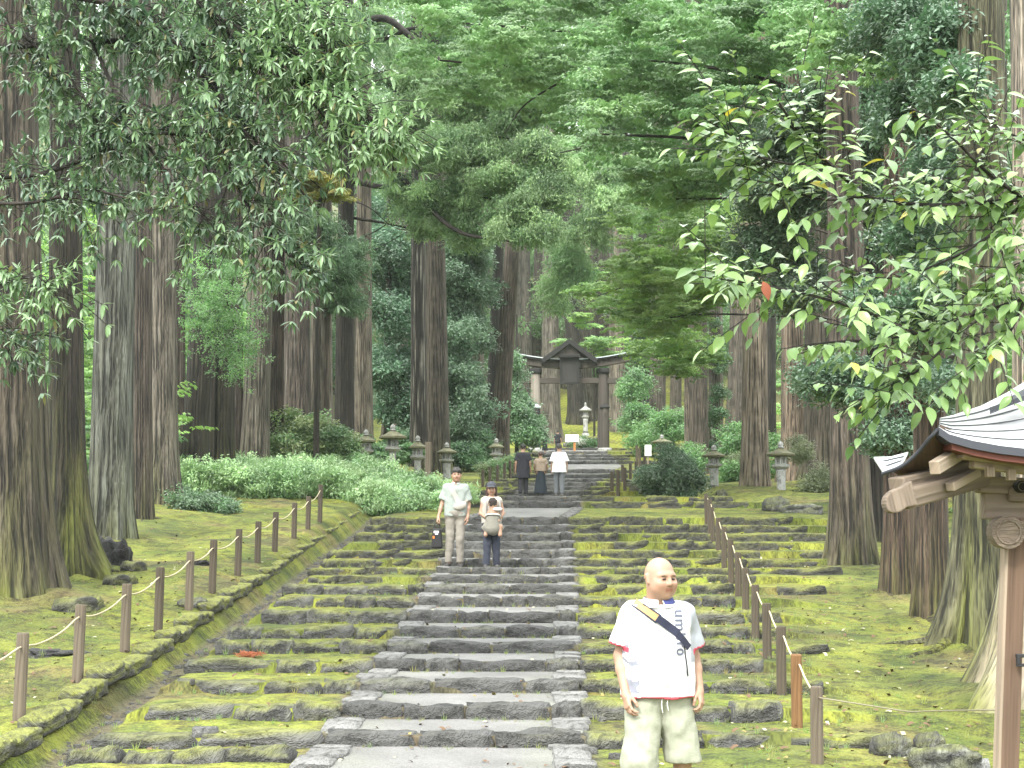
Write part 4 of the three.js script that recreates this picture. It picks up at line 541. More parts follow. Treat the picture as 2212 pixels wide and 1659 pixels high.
  T('bush', 'low shrub behind the posts below the slender lantern', 'bush', null, null, [['broad', [[1065, 1015, 64, 34, 14, 0.7], [1110, 1000, 70, 26, 16, 0.7]], 220, { size: [0.35, 0.55], cl: 0.3, c1: GREEN.mid, c2: [0.16, 0.2, 0.08], seed: 44 }]]);
  // the light green ground cover beside the steps
  const gc = thing('ground_cover', 'knee high bed of light green bamboo grass beside the steps'); stuff(gc);
  { const pads = []; const r = RNG(55); for (let i = 0; i < 150; i++) { const d = 40.5 + 12 * r(), x0 = lerp(-9.2, -9.5, (d - 40) / 12), x1 = interp([[40.5, -3.2], [44, -1.3], [47, -1.5], [53, -3]], d), x = lerp(x0, x1, r()); const edge = sst(0, 1.2, x1 - x); pads.push([x, H(x, d) + 0.22 + 0.28 * edge * (0.6 + 0.5 * nz(x * 0.7, d * 0.5, 2)), -d, 0.55, 0.22 + 0.16 * edge, 0.55]); }
    foliage('leaves', gc, 'grass', pads, 3000, { world: true, size: [0.4, 0.62], cl: 0.3, flat: 0.6, c1: [0.20, 0.33, 0.14], c2: [0.36, 0.50, 0.24], seed: 57 }); foliage('leaves', gc, 'broad', pads, 5200, { world: true, size: [0.3, 0.5], cl: 0.3, flat: 0.7, c1: [0.15, 0.27, 0.11], c2: [0.30, 0.43, 0.20], seed: 56, per: 22, material: mat.leafGloss }); }
  // deep forest: nobody could count these leaves
  const far = thing('forest_backdrop', 'mass of leaves closing the forest far behind the gate and trunks'); stuff(far);
  { const r = RNG(66), low = [], high = [], bright = [], near = [];
    for (let i = 0; i < 260; i++) { const d = 140 + 60 * r(), a = (r() - 0.5) * 0.95, x = a * d, y = H(x, d) + 1.5 + 8 * r(); if (Math.abs(x - 5) < 9 && d < 165 && y < H(x, d) + 6) continue; low.push([x, y, -d, 3.2, 2.2, 3]); }
    for (let i = 0; i < 1500; i++) { const d = 115 + 80 * r(), a = (r() - 0.5) * 0.95, x = a * d, y = H(x, d) + 10 + 34 * r(); if (Math.abs(x - 7) < 11 && d < 182) continue; high.push([x, y, -d, 3.4, 2.6, 3]); }
    for (let i = 0; i < 340; i++) { const d = 186 + 22 * r(), x = 7 + (r() - 0.5) * 40; high.push([x, H(x, d) + 4 + 40 * r(), -d, 4, 3, 3]); }
    for (let i = 0; i < 560; i++) { const s = r() < 0.5 ? -1 : 1, d = 38 + 80 * r(), x = s * (d * 0.13 + 3 + d * 0.24 * r()) + (s > 0 ? 2 : -1), y = H(x, d) + 0.6 + 14 * r() * r(); (d < 68 ? near : bright).push([x, y, -d, 1.8, 1.1, 1.8]); }
    foliage('leaves', far, 'broad', low, 11000, { world: true, size: [1.4, 2.2], cl: 1.4, c1: GREEN.deep, c2: [0.14, 0.25, 0.09], seed: 67 });
    foliage('leaves', far, 'sugi', high, 36000, { world: true, size: [2.2, 3.4], cl: 1.6, c1: [0.07, 0.14, 0.055], c2: [0.18, 0.29, 0.12], seed: 68, material: mat.needle });
    foliage('leaves', far, 'maple', near, 13000, { world: true, size: [0.38, 0.62], cl: 0.55, flat: 0.6, c1: GREEN.mid, c2: [0.22, 0.36, 0.09], seed: 70 });
    foliage('leaves', far, 'maple', bright, 8000, { world: true, size: [0.9, 1.4], cl: 0.9, c1: GREEN.light, c2: [0.26, 0.42, 0.09], seed: 69 }); }
}

// ------------------------------------------------------------------ near branches with leaves one can tell apart
function leafy(tree, leafGeo, material, mats, cols, keep) {
  const order = mats.map((m, i) => { const p = V().setFromMatrixPosition(m); const sx = p.x / -p.z, sy = (p.y - EYE) / -p.z; const inside = Math.abs(sx) < 0.325 && sy > -0.15 && sy < 0.35; return [inside ? -p.z : 1e3 - p.z, i]; }).sort((a, b) => a[0] - b[0]);
  const inv = tree.position.clone().negate(), shade = cols.map((c) => Math.round(c[0] * 40) + '_' + Math.round(c[1] * 40)), made = {};
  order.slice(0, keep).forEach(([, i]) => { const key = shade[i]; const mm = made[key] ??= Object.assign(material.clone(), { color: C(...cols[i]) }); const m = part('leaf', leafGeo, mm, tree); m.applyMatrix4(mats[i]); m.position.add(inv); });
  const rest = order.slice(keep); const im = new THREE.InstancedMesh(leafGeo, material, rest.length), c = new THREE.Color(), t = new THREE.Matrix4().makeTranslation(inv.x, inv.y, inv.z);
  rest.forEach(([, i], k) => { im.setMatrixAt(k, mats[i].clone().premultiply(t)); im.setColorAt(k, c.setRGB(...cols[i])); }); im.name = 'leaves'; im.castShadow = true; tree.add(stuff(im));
}
function frameFrom(dir, up) { const z = dir.clone().normalize(), x = V().crossVectors(up, z); if (x.lengthSq() < 1e-4) x.set(1, 0, 0); x.normalize(); const y = V().crossVectors(z, x); return new THREE.Matrix4().makeBasis(x, y, z); }
function buildNearBranches() {
  // evergreen oak reaching in from the left: whorls of long glossy leaves at the twig ends
  {
    const r = RNG(301), t = thing('evergreen_oak', 'evergreen oak branch with long glossy leaves hanging in front of the cedars', 'tree', V(-7.6, H(-7.6, 15), -15));
    part('trunk', trunkGeo({ base: V(0, 0, 0), lean: [0.02, 0], r: 0.24, h: 11, tint: BARK.dark, moss: 0.4, seed: 4, seg: 16 }), mat.bark, t);
    const L = [[[[-560, 100, 15], [-150, -60, 14.8], [150, -10, 14.5], [300, 30, 14.3], [420, 130, 14], [500, 240, 13.8], [580, 360, 13.6]], 0.05], [[[-560, 250, 15], [-100, 120, 15], [200, 90, 14.8], [450, 100, 14.4], [640, 170, 14], [780, 240, 13.8], [850, 290, 13.7]], 0.045], [[[-560, 480, 15], [-100, 440, 14.8], [80, 437, 14.4], [190, 410, 14.2], [280, 430, 14]], 0.032], [[[-560, 420, 15], [-60, 385, 14.9], [90, 375, 14.8], [190, 340, 14.6], [330, 290, 14.4], [460, 300, 14.2]], 0.04], [[[-560, -80, 15], [0, -220, 15], [350, -120, 14.6], [580, -40, 14.2], [690, 50, 14], [730, 130, 13.9]], 0.045], [[[420, 130, 14], [470, 280, 13.8], [520, 420, 13.7], [600, 520, 13.6], [670, 590, 13.6]], 0.022], [[[200, 90, 14.8], [260, 220, 14.5], [330, 330, 14.2], [400, 430, 14], [470, 500, 13.9]], 0.022], [[[640, 170, 14], [690, 240, 13.9], [740, 300, 13.8]], 0.016], [[[-560, 700, 14.6], [-120, 640, 14.4], [-20, 620, 14.2], [60, 600, 14], [100, 610, 13.9]], 0.022], [[[-120, 640, 14.4], [-10, 720, 14.2], [50, 750, 14]], 0.015], [[[350, -120, 14.6], [420, 0, 14.2], [560, 80, 14], [650, 120, 13.9]], 0.02], [[[-150, -60, 14.8], [0, 40, 14.8], [120, 140, 14.6], [200, 240, 14.5], [230, 330, 14.4]], 0.022]];
    const before = t.children.length; limbs(t, L); const mats = [], cols = [], twigs = [];
    const X = [1, 1, 0.35, 0.6, 1, 0.8, 0.8, 1, 0.75, 0.7, 1, 0.8];
    L.forEach(([pts], li) => {
      const c = new THREE.CatmullRomCurve3(pts.map((p) => P(...p))), len = c.getLength(), n = Math.round(len * 44 * X[li]);
      for (let i = 0; i < n; i++) {
        const u = lerp(li < 5 ? 0.25 : 0.1, 1, Math.sqrt(r())), o = c.getPointAt(u), tan = c.getTangentAt(u);
        if (o.x < M(-1250, 14.5)) continue;
        const side = V(r() * 2 - 1, r() * 1.5 - 0.85, r() * 2 - 1).normalize(), dir = tan.clone().multiplyScalar(0.55).add(side).normalize(), L2 = 0.15 + 0.5 * r();
        const e = o.clone().addScaledVector(dir, L2); e.y -= 0.12 * L2; const mid = o.clone().lerp(e, 0.5); mid.y += 0.05; twigs.push([o, mid, e]);
        const tone = clamp(r() * 0.6 + (li === 1 || li === 4 || li === 7 || li === 10 || li === 8 ? 0.75 : 0.1) * sst(0.55, 0.95, u));  // young leaves at outer limb ends, coloured paler to stand in for open skylight
        for (const q of [1, 0.62]) {
          const w = o.clone().lerp(e, q), k = 6 + Math.floor(4 * r()), wd = dir.clone().add(V(0, -0.25, 0)).normalize(), ph = r() * 6.28;
          const A = frameFrom(wd, V(0.01, 1, 0.02));
          for (let j = 0; j < k; j++) {
            const a = ph + j / k * 6.283, ld = V(Math.cos(a), Math.sin(a), 0.35 + 0.5 * r()).normalize().transformDirection(A); ld.y -= 0.12 + 0.28 * r(); ld.normalize();
            const m = frameFrom(ld, V(0.25 * (r() - 0.5), 1, 0.25 * (r() - 0.5) + 0.12)), s = 0.55 + 0.5 * r(); m.scale(V(s, s, s * (0.9 + 0.25 * r()))); m.setPosition(w); mats.push(m);
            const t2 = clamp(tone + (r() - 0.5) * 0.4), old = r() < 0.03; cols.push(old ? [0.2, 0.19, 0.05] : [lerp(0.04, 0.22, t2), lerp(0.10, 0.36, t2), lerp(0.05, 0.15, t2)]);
          }
        }
      }
    });
    stuff(part('twigs', mergeGeometries(twigs.map(([a, b, c]) => new THREE.TubeGeometry(new THREE.CatmullRomCurve3([a, b, c]), 3, 0.004, 4, false))), mat.limb, t));
    t.children.slice(before).forEach((c) => c.position.sub(t.position));
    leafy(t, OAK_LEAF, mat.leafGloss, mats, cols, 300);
  }
  // cherry branch reaching in from the right: single drooping leaves along the twigs
  {
    const r = RNG(401), t = thing('cherry_tree', 'cherry branch with broad light green leaves over the pavilion roof', 'tree', V(4.9, H(4.9, 9.8), -9.8));
    part('trunk', trunkGeo({ base: V(0, 0, 0), lean: [0.01, 0], r: 0.16, h: 7, tint: BARK.dark, moss: 0.3, seed: 6, seg: 16 }), mat.bark, t);
    const L = [[[[2750, 500, 9.8], [2350, 450, 9.4], [2215, 432, 9.2], [2100, 440, 9], [1990, 442, 8.9], [1880, 425, 8.8], [1790, 355, 8.7], [1720, 280, 8.6], [1680, 215, 8.5]], 0.022], [[[2215, 432, 9.2], [2130, 370, 9], [2060, 300, 8.9], [2000, 250, 8.8], [1960, 230, 8.8]], 0.014], [[[2750, 560, 9.8], [2400, 600, 9.5], [2215, 645, 9.2], [2090, 685, 9.1], [1980, 720, 9], [1890, 735, 8.9], [1790, 740, 8.8]], 0.018], [[[1980, 720, 9], [1860, 670, 8.8], [1760, 640, 8.7], [1640, 615, 8.6], [1510, 598, 8.5]], 0.012], [[[1880, 425, 8.8], [1770, 430, 8.7], [1680, 400, 8.6], [1600, 385, 8.6]], 0.01], [[[2215, 432, 9.2], [2150, 500, 9.1], [2050, 560, 9], [1930, 600, 8.9], [1820, 590, 8.8]], 0.012], [[[2400, 600, 9.5], [2230, 560, 9.2], [2140, 600, 9.1]], 0.01], [[[2090, 685, 9.1], [2030, 760, 9], [1960, 820, 8.9], [1930, 860, 8.8]], 0.01], [[[2400, 450, 9.4], [2260, 330, 9.3], [2150, 270, 9.1], [2090, 215, 9]], 0.012], [[[1790, 355, 8.7], [1680, 350, 8.6], [1590, 310, 8.5], [1560, 230, 8.5]], 0.008], [[[2215, 645, 9.2], [2180, 720, 9.2], [2110, 790, 9.1]], 0.01]];
    const before = t.children.length; limbs(t, L); const mats = [], cols = [], twigs = [];
    const leafAt = (o, td, sgn, r0) => { const side = V().crossVectors(td, V(0, 1, 0)).normalize().multiplyScalar(sgn), ld = td.clone().multiplyScalar(0.6).addScaledVector(side, 0.9).add(V((r() - 0.5) * 0.5, -0.1 - 0.55 * r(), (r() - 0.5) * 0.7)).normalize(); const m = frameFrom(ld, V((r() - 0.5) * 1.1, 1, (r() - 0.5) * 1.1 + 0.35)), s = 0.6 + 0.6 * r(); m.scale(V(s, s, s)); m.setPosition(o); mats.push(m); const t2 = clamp(r0 + (r() - 0.5) * 0.5), yel = r() < 0.012; cols.push(yel ? [0.5, 0.42, 0.03] : [lerp(0.08, 0.22, t2), lerp(0.17, 0.36, t2), lerp(0.04, 0.09, t2)]); };
    L.forEach(([pts], li) => {
      const c = new THREE.CatmullRomCurve3(pts.map((p) => P(...p))), len = c.getLength(), n = Math.round(len * 21);
      for (let i = 0; i < n; i++) {
        const u = lerp(li === 0 || li === 2 ? 0.22 : 0.05, 1, r()), o = c.getPointAt(u), tan = c.getTangentAt(u);
        const side = V(r() * 2 - 1, r() * 1.4 - 0.6, r() * 1.4 - 0.7).normalize(), dir = tan.clone().multiplyScalar(0.9).add(side).normalize(), L2 = 0.14 + 0.5 * r(), e = o.clone().addScaledVector(dir, L2); e.y += 0.02; const tone = r();
        twigs.push([o, o.clone().lerp(e, 0.5).add(V(0, 0.015, 0)), e]); let sg = 1; for (let s = 0.04; s < L2 + 0.02; s += 0.06) { leafAt(o.clone().lerp(e, Math.min(1, s / L2)), dir, sg, tone); sg = -sg; }
      }
      let sg = 1; for (let s = len * 0.55; s < len; s += 0.04) { leafAt(c.getPointAt(s / len), c.getTangentAt(s / len), sg, r()); sg = -sg; }
    });
    stuff(part('twigs', mergeGeometries(twigs.map(([a, b, c]) => new THREE.TubeGeometry(new THREE.CatmullRomCurve3([a, b, c]), 3, 0.0025, 4, false))), mat.limb, t));
    t.children.slice(before).forEach((c) => c.position.sub(t.position));
    leafy(t, CHERRY_LEAF, mat.leafGloss, mats, cols, 300);
    const red = part('leaf', CHERRY_LEAF, std({ color: C(0.2, 0.06, 0.03), side: THREE.DoubleSide }), t, 'single rust red hanging leaf'); red.position.copy(P(1648, 608, 8.55)).sub(t.position); red.rotation.set(1.3, 0.3, 0);
  }
}
// ------------------------------------------------------------------ wooden gate, lanterns, signs, pavilion
const boxUV = (g, s = 1) => { const p = g.attributes.position, n = g.attributes.normal, uv = new Float32Array(p.count * 2); g.computeBoundingBox(); const b = g.boundingBox, sz = b.getSize(V()); const long = sz.x >= sz.y && sz.x >= sz.z ? 0 : sz.y >= sz.z ? 1 : 2; for (let i = 0; i < p.count; i++) { const q = [p.getX(i), p.getY(i), p.getZ(i)], o = [0, 1, 2].filter((k) => k !== long); uv[2 * i] = (q[o[0]] + q[o[1]] * 0.7) * s; uv[2 * i + 1] = q[long] * s * 0.5; } g.setAttribute('uv', new THREE.BufferAttribute(uv, 2)); return g; };
function bx(w, h, d, x = 0, y = 0, z = 0, r = 0.01, rz = 0) { const g = new RoundedBoxGeometry(w, h, d, 2, Math.min(r, w / 2.1, h / 2.1, d / 2.1)); boxUV(g); if (rz) g.rotateZ(rz); g.translate(x, y, z); return g; }
function beam(a, b, w, h, r = 0.01, up = V(0, 1, 0)) { const L = a.distanceTo(b), g = new RoundedBoxGeometry(w, h, L, 2, Math.min(r, w / 2.1, h / 2.1)); boxUV(g); const m = frameFrom(b.clone().sub(a), up); m.setPosition(a.clone().add(b).multiplyScalar(0.5)); g.applyMatrix4(m); return g; }
// closed slab over a grid of points, thick along -t
function slab(rows, t) {
  const pos = [], idx = [], uv = [], R = rows.length, K = rows[0].length, n = R * K;
  for (const s of [0, 1]) rows.forEach((row, j) => row.forEach((p, i) => { pos.push(p.x - t.x * s, p.y - t.y * s, p.z - t.z * s); uv.push(p.x + p.z * 0.3, p.y + p.z * 0.5); }));
  for (let j = 0; j + 1 < R; j++) for (let i = 0; i + 1 < K; i++) { const a = j * K + i; idx.push(a, a + 1, a + K, a + 1, a + K + 1, a + K); const b = a + n; idx.push(b, b + K, b + 1, b + 1, b + K, b + K + 1); }
  const edge = (list) => list.forEach((a, k) => { if (k + 1 < list.length) { const b = list[k + 1]; idx.push(a, a + n, b, b, a + n, b + n); } });
  const seq = (f, m) => Array.from({ length: m }, (_, i) => f(i)); edge(seq((i) => i, K)); edge(seq((i) => (R - 1) * K + K - 1 - i, K)); edge(seq((j) => (R - 1 - j) * K, R)); edge(seq((j) => j * K + K - 1, R));
  let g = new THREE.BufferGeometry(); g.setAttribute('position', new THREE.Float32BufferAttribute(pos, 3)); g.setAttribute('uv', new THREE.Float32BufferAttribute(uv, 2)); g.setIndex(idx); return toCreasedNormals(g, 0.6);
}
function buildGate() {
  const d = 117, b = G(4.27, d);
  const t = thing('torii_gate', 'old dark wooden shrine gate with gabled plaque across the upper path', 'gate', b); t.scale.setScalar(1.17);
  const xs = [-2.15, 2.16];
  const lathe = (pts, n = 18) => { const g = new THREE.LatheGeometry(pts.map(([r, y]) => new THREE.Vector2(r, y)), n); const u = g.attributes.uv; for (let i = 0; i < u.count; i++) u.setXY(i, u.getX(i) * 2, u.getY(i) * 2.5); return g; };
  xs.forEach((x, i) => { const p = part('pillar', lathe([[0.001, -0.3], [0.38, -0.3], [0.36, 0.3], [0.34, 2.5], [0.29, 5.0], [0.001, 5.0]]), i ? mat.toriiWood : mat.toriiPale, t); p.position.x = x;
    const c = part('pillar_cap', lathe([[0.001, 0], [0.36, 0], [0.42, 0.1], [0.42, 0.34], [0.001, 0.34]]), mat.toriiDark, t); c.position.set(x, 4.88, 0.0); });
  // curved top beam and its roof
  const curve = (x) => 5.22 + 0.033 * x * x;
  const strip = (hw, y0, h, dz, n = 16) => slab([0, 1].map((j) => Array.from({ length: n + 1 }, (_, i) => { const x = lerp(-hw, hw, i / n); return V(x, curve(x) + y0 + h, j ? dz / 2 : -dz / 2); })), V(0, h, 0));
  part('lintel', strip(3.9, 0, 0.42, 0.5), mat.toriiWood, t);
  part('lintel_roof', strip(4.06, 0.423, 0.1, 0.9), mat.toriiDark, t);
  part('roof_sheet', strip(4.12, 0.526, 0.06, 1.0), mat.copper, t);
  part('tie_beam', bx(7.6, 0.36, 0.26, 0, 4.45, 0, 0.03), mat.toriiWood, t);
  // gable over the plaque
  for (const s of [-1, 1]) { part('gable_board', slab([0, 1].map((j) => [0, 0.35, 0.7, 1].map((u) => V(s * lerp(0, 1.78, u), 7.05 - 1.35 * Math.pow(u, 0.86), j ? 0.85 : -0.6))), V(0, 0.26, 0)), mat.toriiDark, t); part('gable_board_edge', beam(V(s * 0.05, 6.86, 0.86), V(s * 1.74, 5.6, 0.86), 0.09, 0.3, 0.02), mat.toriiDark, t); }
  part('gable_panel', (() => { const s = new THREE.Shape([[-0.85, 5.95], [0.85, 5.95], [0, 6.75]].map(([x, y]) => new THREE.Vector2(x, y))); const g = new THREE.ExtrudeGeometry(s, { depth: 0.12, bevelEnabled: false }); g.translate(0, 0, 0.45); return g; })(), mat.toriiWood, t);
  part('plaque_roof', bx(1.3, 0.2, 0.7, 0, 5.95, 0.55, 0.04), mat.toriiDark, t);
  part('plaque_frame', mergeGeometries([bx(0.15, 1.7, 0.16, -0.54, 5.03, 0.55), bx(0.15, 1.7, 0.16, 0.54, 5.03, 0.55), bx(0.926, 0.15, 0.15, 0, 4.26, 0.55), bx(0.926, 0.15, 0.15, 0, 5.78, 0.55)]), mat.toriiDark, t);
  part('plaque_board', bx(0.94, 1.38, 0.07, 0, 5.02, 0.53), std({ color: C(0.028, 0.025, 0.023), map: T_wood, bumpMap: T_woodB, bumpScale: 0.01 }), t);
  // supporting pillars before and behind, joined by ties
  xs.forEach((x, i) => { for (const z of [1.7, -1.7]) { const p = part('support_pillar', lathe([[0.001, -0.4], [0.29, -0.4], [0.28, 1], [0.27, 2.7], [0.001, 2.7]]), i ? mat.toriiWood : mat.toriiDark, t); p.position.set(x, z < 0 ? 0.1 : -0.15, z); const c = part('pillar_cap', lathe([[0.001, 0.26], [0.05, 0.24], [0.42, 0.04], [0.42, -0.06], [0.3, -0.1], [0.001, -0.1]], 4), i ? mat.toriiDark : mat.copper, t); c.rotation.y = Math.PI / 4; c.position.set(x, (z < 0 ? 0.1 : -0.15) + 2.75, z); const s = part('pillar_base', lathe([[0.001, -0.4], [0.46, -0.4], [0.46, 0.1], [0.4, 0.2], [0.001, 0.2]]), mat.lantern, t); s.position.set(x, z < 0 ? 0.1 : -0.15, z); }
    part('support_tie', bx(0.14, 0.26, 4.0, x, 2.1, 0, 0.02), mat.toriiWood, t); });
}
function lantern(label, base, h, { roofW = 0.62, shaftR = 0.13, m = mat.lantern, mRoof = mat.lanternMoss, seg = 6, group } = {}) {
  const t = thing('stone_lantern', label, 'stone lantern', base, 0.3, group); const S = h / 1.85;
  const lt = (pts, n = seg) => { const g = new THREE.LatheGeometry(pts.map(([r, y]) => new THREE.Vector2(Math.max(0.001, r), y * S)), n); const gg = n <= 8 ? toCreasedNormals(g.toNonIndexed(), 0.5) : g; return gg; };
  part('base', lt([[0, -0.15], [0.30, -0.15], [0.30, 0.1], [0.24, 0.17], [0.17, 0.2], [0, 0.2]]), m, t);
  part('shaft', lt([[0, 0.2], [shaftR * 1.12, 0.2], [shaftR, 0.3], [shaftR * 0.95, 0.6], [shaftR, 0.9], [shaftR * 1.1, 0.98], [0, 0.98]], 14), m, t);
  part('platform', lt([[0, 0.981], [0.15, 0.981], [0.29, 1.08], [0.30, 1.16], [0, 1.16]]), m, t);
  const fb = new THREE.Group(); const R = 0.2; const pieces = []; for (let i = 0; i < 6; i++) { const a = i / 6 * 6.283; const g = new THREE.BoxGeometry(0.055, 0.27 * S, 0.055); boxUV(g); g.translate(Math.cos(a) * R * 0.85, 1.295 * S, Math.sin(a) * R * 0.85); pieces.push(g); }
  const top = new THREE.CylinderGeometry(R, R, 0.05 * S, 6); top.translate(0, 1.407 * S, 0); const bot = new THREE.CylinderGeometry(R, R, 0.04 * S, 6); bot.translate(0, 1.185 * S, 0); const core = new THREE.CylinderGeometry(R * 0.62, R * 0.62, 0.18 * S, 6); core.translate(0, 1.295 * S, 0);
  part('firebox', mergeGeometries([...pieces, top, bot, core].map((g) => g.index ? g.toNonIndexed() : g)), m, t);
  part('roof', lt([[0, 1.433], [roofW * 0.48, 1.433], [roofW * 0.58, 1.45], [roofW * 0.59, 1.52], [roofW * 0.36, 1.6], [roofW * 0.18, 1.69], [0.09, 1.72], [0, 1.72]]), mRoof, t);
  part('jewel', lt([[0, 1.72], [0.11, 1.723], [0.12, 1.75], [0.07, 1.77], [0.095, 1.81], [0.10, 1.86], [0.06, 1.92], [0, 1.97]], 12), m, t);
  return t;
}
function buildLanterns() {
  const at = (x, yb, d) => { const p = P(x, yb, d); p.y = Math.min(p.y, H(p.x, d) + 0.03); if (p.y < H(p.x, d) - 0.6) p.y = H(p.x, d); return p; };
  const up = (x, yt, b) => P(x, yt, -b.z).y - b.y;
  const mk = (label, x, yt, yb, d, o) => { const b = at(x, yb, d); return lantern(label, b, up(x, yt, b) * 1.85 / 1.97, o); };
  mk('stone lantern half sunk in the green bed, first of the row from the broad cedar', 790, 927, 1035, 56, { roofW: 0.62 });
  mk('stone lantern with the widest mossy roof on a slim post among the shrubs', 848, 915, 1038, 54.5, { roofW: 0.86, shaftR: 0.115, m: mat.lantern });
  mk('stone lantern in front of the lichen spotted thin trunk', 902, 940, 1025, 59, { roofW: 0.6 });
  mk('stone lantern with pale shaft before the big brown mossy trunk', 965, 955, 1024, 60, { roofW: 0.7, shaftR: 0.15 });
  mk('slender stone lantern beside the low leaning trunk nearest the upper path', 1072, 946, 1006, 68, { roofW: 0.6, shaftR: 0.15 });
  mk('darker stone lantern beside the bush, before the ivy trunk', 1543, 960, 1063, 55, { roofW: 0.7, shaftR: 0.16 });
  mk('pale stone lantern with mossy roof on the raised moss bank', 1688, 952, 1077, 51, { roofW: 0.78, shaftR: 0.15, m: mat.lanternPale });
  mk('small dark stone lantern in the leaves behind the little white sign', 1430, 938, 992, 76, { roofW: 0.9, shaftR: 0.2 });
  const c = P(1265, 942, 125); lantern('tall pale stone lantern on the flower mound behind the gate', c, up(1265, 868, c) * 1.85 / 1.97, { roofW: 0.82, shaftR: 0.2, m: mat.lanternPale, mRoof: mat.lanternPale });
  // its mound of stones
  const mound = thing('stone_mound', 'low mound of pale and mossy stones carrying the tall lantern', 'stone mound', V(c.x, H(c.x, 125), c.z)); const r = RNG(12);
  const top = c.y - mound.position.y;
  for (let i = 0; i < 46; i++) { const a = r() * 6.28, q = Math.sqrt(r()), s = 0.3 + 0.35 * r(); const m = part('stone', i % 3 ? ST_MOSSY[i % 4] : ST_EDGE[i % 3], mat.stone, mound); m.scale.set(s * 1.5, s, s * 1.3); m.position.set(Math.cos(a) * q * 1.6, Math.max(0.1, (top - 0.15) * (1 - 0.75 * q * q) - 0.1), Math.sin(a) * q * 1.6); m.rotation.y = a; }
  const core = part('core', stoneGeo(71, 0.8, 0.12, [8, 6, 8], 0.1, 0), mat.stone, mound); core.scale.set(2.4, Math.max(0.6, top * 1.9), 2.4);
}
function buildSigns() {
  let b = P(1238, 976, 108); b.y = H(b.x, 108);
  let t = thing('notice_board', 'white notice board on an orange wooden post before the gate', 'sign', b);
  part('sign_post', bx(0.16, 1.25, 0.14, 0.1, 0.55, 0, 0.01), mat.orangeWood, t); const y = P(1234, 947, 108).y - b.y; part('board', bx(0.92, 0.5, 0.05, -0.08, y, 0.1, 0.01), mat.sign, t); 
  part('brace', bx(0.1, y - 1.0 > 0.1 ? y - 1.0 : 0.2, 0.08, 0.1, y - 0.2, 0.02, 0.01), mat.orangeWood, t);
  b = P(1400, 1000, 71); b.y = Math.min(b.y, H(b.x, 71)); t = thing('small_sign', 'small white upright sign on a thin post above the bush', 'sign', b);
  const y0 = P(1400, 985, 71).y - b.y, y1 = P(1400, 961, 71).y - b.y; part('board', bx(0.3, y1 - y0, 0.03, 0, (y0 + y1) / 2, 0.03, 0.005), mat.sign, t); part('sign_post', bx(0.06, y1 + 0.1, 0.04, 0, (y1 - 0.1) / 2, -0.01, 0.005), mat.paleWood, t);
  // thin pale pole beyond the gate
  const q = P(1182, 800, 130); const pole = thing('bamboo_pole', 'thin pale pole with a bent tip behind the gate beam', 'pole', V(q.x, H(q.x, 130), q.z)); const h = P(1182, 728, 130).y - pole.position.y; part('pole_rod', tubeAlong([V(0, -0.1, 0), V(0.05, h * 0.6, 0), V(0, h * 0.94, 0), V(-0.25, h, 0)], 0.06), mat.rope, pole);
}
